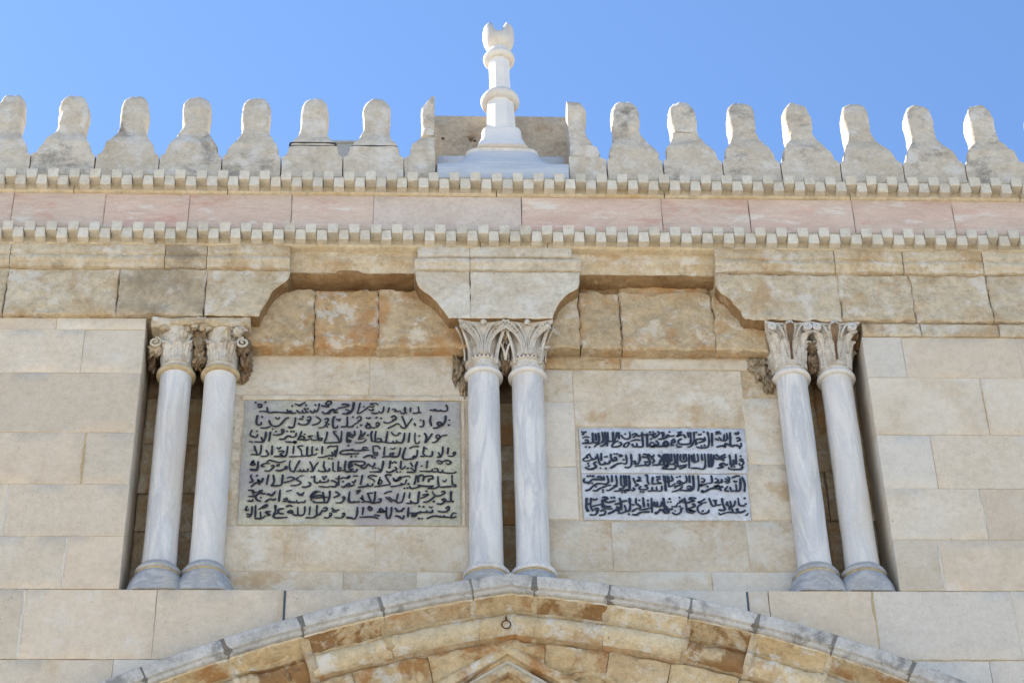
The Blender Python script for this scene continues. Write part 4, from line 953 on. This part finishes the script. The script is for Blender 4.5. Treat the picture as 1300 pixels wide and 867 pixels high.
LEAN = 0.0
def column(cx, label, mat, style, side, broken_base=False):
    t = thing("marble_column", label, "column", (cx, CY, 13.068), "paired marble columns of the gallery")
    bs_ = lathe(t, "base", cx, CY, [(0.272, 13.070), (0.272, 13.10), (0.266, 13.14), (0.254, 13.19), (0.236, 13.235), (0.220, 13.262), (0.214, 13.275), (0.203, 13.285)],
          'marble_blue', seg=48, amp=0.006, ymin=-0.012)
    lathe(bs_, "base_groove", cx, CY, [(0.205, 13.278), (0.194, 13.286), (0.191, 13.300), (0.196, 13.314)], 'ochre', seg=48)
    lathe(bs_, "base_ring", cx, CY, [(0.18, 13.310), (0.202, 13.314), (0.211, 13.330), (0.211, 13.346), (0.200, 13.362), (0.180, 13.368), (0.173, 13.372), (0.178, 13.382), (0.176, 13.396), (0.150, 13.405)],
          'marble_blue' if style != 'mid' else 'marble', seg=48, amp=0.004)
    lathe(t, "shaft", cx, CY, [(0.160, 13.39), (0.155, 13.43), (0.151, 13.60)] + [(0.150 - 0.002 * k / 12 + 0.0015 * math.sin(k * 1.3 + cx), 13.6 + 1.94 * k / 12) for k in range(1, 12)] + [(0.148, 15.55), (0.150, 15.57)],
          mat, seg=56, amp=0.0015)
    warm = 'carved'
    am = {'left': 0.008, 'mid': 0.003, 'right': 0.003}[style]
    bell = lerp_tab([(15.63, 0.150), (15.9, 0.152), (16.0, 0.160), (16.06, 0.185), (16.12, 0.2)]) if style == 'mid' else lerp_tab([(15.63, 0.150), (15.72, 0.154), (15.82, 0.163), (15.92, 0.178), (16.0, 0.200), (16.05, 0.215), (16.12, 0.22)])
    cp = lathe(t, "capital", cx, CY, [(bell(z), z) for z in (15.59, 15.70, 15.76, 15.82, 15.88, 15.94, 16.0, 16.05, 16.075)], warm if style != 'left' else 'carved', seg=48, amp=am)
    lathe(cp, "neck_ring", cx, CY, [(0.150, 15.545)] + [(0.158 + 0.026 * math.cos(math.radians(a)), 15.575 + 0.028 * math.sin(math.radians(a))) for a in range(-80, 81, 20)] + [(0.15, 15.61)],
          'ochre' if style == 'left' else 'marble_warm', seg=48, amp=am * 0.6)
    # abacus: concave sided slab
    hw = 0.245
    vs, fs = [], []
    out = []
    for k in range(4):
        ca, sa = math.cos(k * math.pi / 2), math.sin(k * math.pi / 2)
        for i in range(8):
            u = -1 + 2 * i / 8
            x, y = u * hw, -(hw - 0.035 * (1 - u * u) * (1.6 if style == 'mid' else 1.0))
            if abs(u) == 1:
                x *= 0.96
            out.append((cx + x * ca - y * sa, CY + x * sa + y * ca))
    n = len(out)
    zs = (16.062, 16.075, 16.108) if style != 'right' else (16.085, 16.09, 16.108)
    for q, z in enumerate(zs):
        for (x, y) in out:
            k_ = 0.96 if q == 0 else 1.0
            vs.append((cx + (x - cx) * k_, CY + (y - CY) * k_, z + am * FN(x, y, z, 8)))
    for q in range(2):
        for i in range(n):
            a, b = q * n + i, q * n + (i + 1) % n
            fs.append((a, b, b + n, a + n))
    fs.append(tuple(reversed(range(n))))
    fs.append(tuple(range(2 * n, 3 * n)))
    cap = part("abacus", vs, fs, 'impost' if style == 'mid' else 'carved', cp, smooth=True)
    pi = math.pi
    if style == 'mid':
        lathe(cp, "pearl_band", cx, CY, [(0.150, 15.70), (0.168, 15.705), (0.172, 15.72), (0.170, 15.738), (0.155, 15.745)], 'carved', seg=48, amp=0.003)
        for k in range(14):
            a = -pi / 2 + (k - 6.5) * 0.23
            rock(cp, "pearl", cx + 0.172 * math.cos(a), CY + 0.172 * math.sin(a), 15.722, 0.010, 0.010, 0.010, 'carved_brown', amp=0.1, seg=7)
        # fluted stalks that rise together and arch out to the corners
        for ang0 in (0, pi / 2, -pi / 2):
            ca, sa = math.cos(ang0), math.sin(ang0)
            for sgn in (-1, 1):
                for k in range(5):
                    pts = []
                    x0 = sgn * (0.006 + 0.0115 * k)
                    dx = sgn * (0.222 - abs(x0) - 0.012 * (4 - k))
                    if k == 0:
                        dx = sgn * 0.10
                    for i in range(15):
                        ph = i / 14 * pi / 2
                        x = x0 + dx * (1 - math.cos(ph)) ** 1.15
                        z = 15.745 + (0.322 - 0.017 * k) * math.sin(ph)
                        r = bell(z) + 0.010 + 0.088 * (abs(x) / 0.23) ** 1.3
                        pts.append((cx + x * ca + r * sa, CY + x * sa - r * ca, z))
                    tube(cp, "stalk", pts, 0.0092, 'carved', seg=6, taper=lambda q: 0.72 + 0.45 * q)
                for k in range(5):
                    u = 0.35 + 0.14 * k
                    ph = math.acos(max(-1, 1 - u))
                    x = sgn * (0.03 + 0.175 * u)
                    z = 15.745 + 0.300 * math.sin(ph)
                    r = bell(z) + 0.022 + 0.088 * (abs(x) / 0.23) ** 1.3
                    rock(cp, "hole_shade_bead", cx + x * ca + r * sa, CY + x * sa - r * ca, z, 0.006, 0.006, 0.007, 'carved_brown', amp=0.1, seg=6)  # dark bead stands for the shade inside a drilled hole
        for ang0 in (-pi / 4, pi / 4, 3 * pi / 4, -3 * pi / 4):
            for off in (-0.009, 0.009):
                pts = []
                for i in range(12):
                    v = i / 11
                    r = 0.165 + 0.135 * v ** 1.9 + off
                    pts.append((cx + r * math.sin(ang0), CY - r * math.cos(ang0), 15.66 + 0.40 * v))
                tube(cp, "corner_rib", pts, 0.012, 'carved', seg=6)
        if side > 0:
            leaf(cp, cx, CY, 0.95, 15.70, 0.20, 0.055, bell, 0.085, 0.07, 'carved', lobes=6, ridge=0.012)
        for ang0 in (0,):
            rock(cp, "rosette", cx + 0.0, CY - 0.220, 16.085, 0.030, 0.026, 0.030, 'carved', amp=0.5, seg=12, sc=40)
    elif style == 'right':
        for ang0 in (-0.30, 0.30, -1.0, 1.0, -1.7, 1.7):
            leaf(cp, cx, CY, ang0, 15.65, 0.30 if abs(ang0) < 0.5 else 0.34, 0.062, bell, 0.045, 0.02, 'carved', lobes=7, ridge=0.004)
        # spear shaped leaf with a drilled groove at the front
        for ang0 in (0,):
            leaf(cp, cx, CY, ang0, 15.70, 0.38, 0.055, lambda z: bell(z) + 0.018, 0.06, 0.0, 'carved_brown', lobes=4, ridge=0.006, name='spear_leaf', spear=True)
            for k, sgn in enumerate((-1, 1)):
                leaf(cp, cx, CY, sgn * 0.16, 15.88, 0.20, 0.030, lambda z: bell(z) + 0.012, 0.055, 0.02, 'carved', lobes=4, ridge=0.005, name='side_leaf')
            for k in range(9):
                z = 15.74 + 0.026 * k
                rock(cp, "pearl", cx, CY - bell(z) - 0.034 - 0.004 * k * 0.5, z, 0.006, 0.006, 0.006, 'rust', amp=0.1, seg=6)
                for sgn in (-1, 1):
                    rock(cp, "pearl", cx + sgn * (0.036 + 0.006 * k), CY - bell(z) - 0.020, z, 0.0055, 0.006, 0.0055, 'carved_brown', amp=0.1, seg=6)
        for sgn in (-1, 1):
            spiral(cp, cx + sgn * 0.165, CY - 0.242, 16.040, 0.042, 'marble_warm', hand=-sgn)
            rock(cp, "volute_eye", cx + sgn * 0.165, CY - 0.22, 16.04, 0.045, 0.022, 0.043, 'carved', amp=0.08, seg=16)
            tube(cp, "volute_stem", [(cx + sgn * 0.05, CY - 0.20, 15.93), (cx + sgn * 0.07, CY - 0.225, 15.99), (cx + sgn * 0.10, CY - 0.24, 16.045), (cx + sgn * 0.15, CY - 0.245, 16.078), (cx + sgn * 0.19, CY - 0.243, 16.07)], 0.011, 'carved', seg=6)
            leaf(cp, cx, CY, sgn * 0.72, 15.80, 0.24, 0.045, bell, 0.11, 0.05, 'carved', lobes=4, ridge=0.006)
        rock(cp, "rosette", cx, CY - 0.245, 16.07, 0.040, 0.03, 0.035, 'carved', amp=0.45, seg=14, sc=30)
    else:
        for ang0 in (-0.55, 0.05, 0.6):
            leaf(cp, cx, CY, ang0, 15.65, 0.24, 0.058, bell, 0.07, 0.06, 'carved', lobes=3, ridge=0.008, amp=0.010)
        leaf(cp, cx, CY, 0.25, 15.80, 0.20, 0.055, bell, 0.06, 0.02, 'frieze', lobes=2, ridge=0.01, amp=0.014)
        for k in range(4):
            rock(cp, "worn_leaf", cx + R.uniform(-0.17, 0.17), CY - 0.15 - R.random() * 0.05, 15.93 + R.uniform(-0.04, 0.12), 0.055, 0.05, 0.05, R.choice(['carved', 'frieze']), amp=0.7, seg=14, sc=16)
        rock(cp, "scroll", cx + side * 0.20, CY - 0.07, 15.86, 0.075, 0.085, 0.095, 'frieze' if side < 0 else 'carved_brown', amp=0.55, seg=20, sc=18)
        spiral(cp, cx + side * 0.205, CY - 0.155, 15.86, 0.062, 'frieze' if side < 0 else 'carved', hand=side, turns=1.6, rad=0.016, name='scroll_rim')
        block(cp, cx - 0.255, cx + 0.255, 16.02, 16.116, CY - 0.24, 'frieze', depth=0.4, amp=0.035, res=0.04, name='worn_abacus', bev=0.012, jag=0.01)
    return t

cols = [(-2.229, "leftmost column, grey streaked marble shaft beside the left wall edge", 'marble', 'left', -1),
        (-1.817, "second column from the left, plain creamy shaft beside the larger inscription", 'marble_warm', 'left', 1),
        (0.640, "left column of the middle pair, pale bluish marble with fluted fan capital", 'marble', 'mid', -1),
        (1.053, "right column of the middle pair, finely streaked marble with fan capital", 'marble', 'mid', 1),
        (3.545, "left column of the right pair, marble with broad grey diagonal veins", 'marble', 'right', -1),
        (3.970, "rightmost column, cleaner whitish shaft beside the right wall edge", 'marble_warm', 'right', 1)]
for c in cols:
    column(*c)
# worn remains of carved pilaster capitals beside the bays
for lab, mt, pts in (("broken brown carving between the left column pair and the inscription", 'carved_brown', [(-1.585, 0.20, 15.75, .06, .09, .11), (-1.61, 0.24, 15.60, .045, .05, .07)]),
                 ("broken tan carving left of the middle capitals", 'carved_tan', [(0.40, 0.25, 15.72, .05, .05, .16), (0.45, 0.24, 15.52, .035, .05, .12)]),
                 ("broken tan carving left of the right capitals", 'carved_tan', [(3.27, 0.25, 15.72, .075, .05, .13), (3.33, 0.24, 15.56, .05, .05, .10), (3.22, 0.25, 15.80, .06, .05, .07)]),
                 ("brown carved scroll between the middle capitals", 'carved_brown', [(0.845, 0.22, 15.74, .06, .08, .10), (0.845, 0.18, 15.88, .05, .07, .07)]),
                 ("brown carved scroll between the right capitals", 'carved_brown', [(3.757, 0.17, 15.75, .065, .08, .10), (3.757, 0.13, 15.90, .06, .07, .07)]),
                 ("brown worn stone between the left capitals", 'carved_tan', [(-2.02, 0.14, 15.75, .06, .07, .12), (-2.02, 0.08, 15.92, .07, .07, .12)]),
                 ("brown rough carving right of the right capitals", 'carved_brown', [(4.19, 0.16, 16.02, .06, .1, .06)]),
                 ("dark rough carving left of the left capitals", 'carved_brown', [(-2.47, 0.28, 15.88, .05, .1, .15)])):
    t = thing("carved_remnant", lab, "carving", pts[0][:3])
    for p in pts:
        rock(t, "carved_lump", *p, mt, amp=0.8, seg=28, sc=26)
t = thing("leaf_ornament", "small forked cream leaf carved between the middle capitals", "carving", (0.846, 0.06, 15.8))
for sgn in (-1, 1):
    tube(t, "leaf_blade", [(0.846, 0.10, 15.72), (0.846 + sgn * 0.012, 0.07, 15.80), (0.846 + sgn * 0.035, 0.05, 15.87), (0.846 + sgn * 0.065, 0.04, 15.89)], 0.013, 'carved', seg=6, taper=lambda q: 1.1 - 0.6 * q)
    tube(t, "leaf_blade", [(0.846, 0.06, 15.93), (0.846 + sgn * 0.03, 0.03, 15.98), (0.846 + sgn * 0.03, 0.02, 16.03)], 0.012, 'carved_tan', seg=6)

# ------------------------------------------------------------------ the arch
hood = thing("arch_hood", "projecting grey marble hood moulding over the arch", "arch moulding", (0.88, -0.25, 12.9))
HJ = [-4.2, -3.3, -2.25, -1.59, -0.97, -0.29, 0.48, 1.03, 1.68, 2.37, 2.94, 3.57, 4.20, 5.2, 6.2]
HP = [(0.0, 0.10), (0.0, -0.238), (0.010, -0.25), (0.112, -0.252), (0.122, -0.246), (0.126, -0.230), (0.132, -0.218), (0.148, -0.216), (0.156, -0.208), (0.160, -0.19), (0.160, 0.10)]
for a, b in zip(HJ, HJ[1:]):
    arc_mould(hood, "hood_stone", HP, a, b, 'hood', amp=0.004, res=0.05, gap=0.008)
for s in HJ[1:-1]:
    arc_mould(hood, "joint_mortar", [(0.004, 0.1), (0.004, -0.243), (0.118, -0.246), (0.13, -0.215), (0.150, -0.205), (0.158, -0.18), (0.158, 0.1)], s - R.uniform(0.02, 0.08), s + R.uniform(0.015, 0.06), 'lichen', amp=0.007, res=0.02, gap=0.0)
ring = thing("voussoir_arch", "golden stained voussoirs with a round roll moulding", "arch", (0.88, -0.1, 12.6))
VP = [(0.158, 0.15), (0.160, -0.176), (0.175, -0.170), (0.190, -0.135), (0.215, -0.085), (0.245, -0.058), (0.272, -0.055), (0.288, -0.070), (0.295, -0.105)]
VP += [(0.390 - 0.090 * math.cos(a), -0.050 - 0.088 * math.sin(a) + 0.075 * (a / math.pi)) for a in [math.radians(q) for q in range(15, 176, 16)]]
VP += [(0.485, 0.04), (0.490, 0.07), (0.498, 0.075), (0.505, 0.06), (0.51, 0.15)]
def dmg_left(s, d):
    q = 0.0
    if 0.2 < d < 0.5:
        if -1.45 < s < -0.97:
            q = 0.10 * min((s + 1.45) / 0.12, 1)
        elif -0.97 <= s < -0.29:
            q = 0.022 if d > 0.3 else 0.045
        elif 2.37 < s < 3.5:
            q = 0.034
    return q
HOLLOW_SHADE = {-0.97: 'voussoir_dark', -1.59: 'voussoir', 2.37: 'voussoir_dark', 1.03: 'voussoir_dark', 1.68: 'voussoir_pale', -0.29: 'orange'}  # stain tones also paint shade into the hollow, so the roll reads round
for a, b in zip(HJ, HJ[1:]):
    arc_mould(ring, "voussoir", VP, a, b, 'voussoir_pale', amp=0.007, res=0.03, gap=0.003, dmg=dmg_left, rough=0.009, strips=[(2, 8, HOLLOW_SHADE.get(a, 'voussoir')), (18, 22, 'orange')] + ([(8, 18, 'voussoir_dark')] if a in (-1.59, 2.37) else []))
    arc_mould(ring, "joint_mortar", [(0.16, 0.1), (0.17, -0.165), (0.20, -0.115), (0.25, -0.062), (0.29, -0.075), (0.34, -0.11), (0.42, -0.09), (0.48, 0.03), (0.50, 0.1)], b - R.uniform(0.02, 0.045), b + R.uniform(0.02, 0.045), R.choice(['ochre', 'frieze']), amp=0.016, res=0.015, gap=0.0)
inner = thing("inner_arch", "inner arch order of worn orange stone with a pointed carved moulding", "arch", (0.88, 0.1, 12.4))
IP = [(0.495, 0.3), (0.497, 0.045), (0.515, 0.030), (0.555, 0.030), (0.575, 0.045), (0.60, 0.05), (0.625, 0.075), (0.66, 0.085), (0.70, 0.10), (0.74, 0.15), (0.80, 0.17), (0.90, 0.20), (1.0, 0.24), (1.02, 0.5)]
IJ = [-4.2, -3.1, -2.4, -1.8, -1.2, -0.66, 0.0, 1.15, 1.75, 2.3, 2.9, 3.5, 4.2, 5.2, 6.2]
for a, b in zip(IJ, IJ[1:]):
    arc_mould(inner, "voussoir", IP, a, b, R.choice(['voussoir', 'voussoir', 'orange']), amp=0.018, res=0.035, gap=0.003, sc=5, rough=0.009)
# pointed moulding at the crown: three nested chevrons cut proud of the inner order
def chevron(z, half, drop, y0, y1, th, mat):
    vs, fs = [], []
    pts = [(-half, z - drop), (-half * 0.5, z - drop * 0.5), (0, z), (half * 0.5, z - drop * 0.5), (half, z - drop)]
    sec = [(th * 0.5, y1), (th * 0.5, y0 + 0.01), (th * 0.25, y0), (-th * 0.25, y0), (-th * 0.5, y0 + 0.012), (-th * 0.5, y1)]
    fine = []
    for a, b in zip(pts, pts[1:]):
        for k in range(6):
            fine.append((a[0] + (b[0] - a[0]) * k / 6, a[1] + (b[1] - a[1]) * k / 6))
    fine.append(pts[-1])
    for (x, zz) in fine:
        for (o, y) in sec:
            vs.append((0.80 + x, y + 0.006 * FN(x, zz, o, 9), zz + o * 1.15 + 0.004 * FN(zz, x, o, 9)))
    k = len(sec)
    for i in range(len(fine) - 1):
        for j in range(k - 1):
            a = i * k + j
            fs.append((a, a + k, a + k + 1, a + 1))
    fs.append(tuple(range(k)))
    fs.append(tuple(reversed(range((len(fine) - 1) * k, len(fine) * k))))
    return part("chevron_moulding", vs, fs, mat, inner, smooth=True)
chevron(12.50, 0.62, 0.40, 0.035, 0.30, 0.085, 'voussoir')
chevron(12.395, 0.62, 0.42, 0.085, 0.30, 0.045, 'recess')
chevron(12.33, 0.60, 0.42, 0.055, 0.30, 0.075, 'voussoir')
# round lobes either side of the crown
for sx in (1.62, 2.35, 3.05, -0.30, -0.95, -1.6):
    x, z = arch_pt(sx, 0.83)
    pts = []
    for i in range(15):
        a = math.pi * i / 14
        pts.append((x + 0.24 * math.cos(a), 0.13, z - 0.05 + 0.20 * math.sin(a)))
    tube(inner, "lobe_moulding", pts, 0.035, 'voussoir', seg=8)
box(inner, "porch_ceiling", -4.4, 6.3, 0.7, 1.19, 8.0, 12.4, 'voussoir')
t = thing("iron_ring", "small rusty iron ring hanging from the roll moulding at the crown", "ring", (0.785, -0.10, 12.70))
pts = [(0.785 + 0.038 * math.cos(a), -0.135, 12.625 + 0.040 * math.sin(a)) for a in [2 * math.pi * k / 20 for k in range(21)]]
tube(t, "loop", pts, 0.0065, 'rust', seg=6)
tube(t, "staple", [(0.785, -0.05, 12.70), (0.785, -0.13, 12.705), (0.785, -0.148, 12.68), (0.785, -0.135, 12.66)], 0.009, 'rust', seg=6)
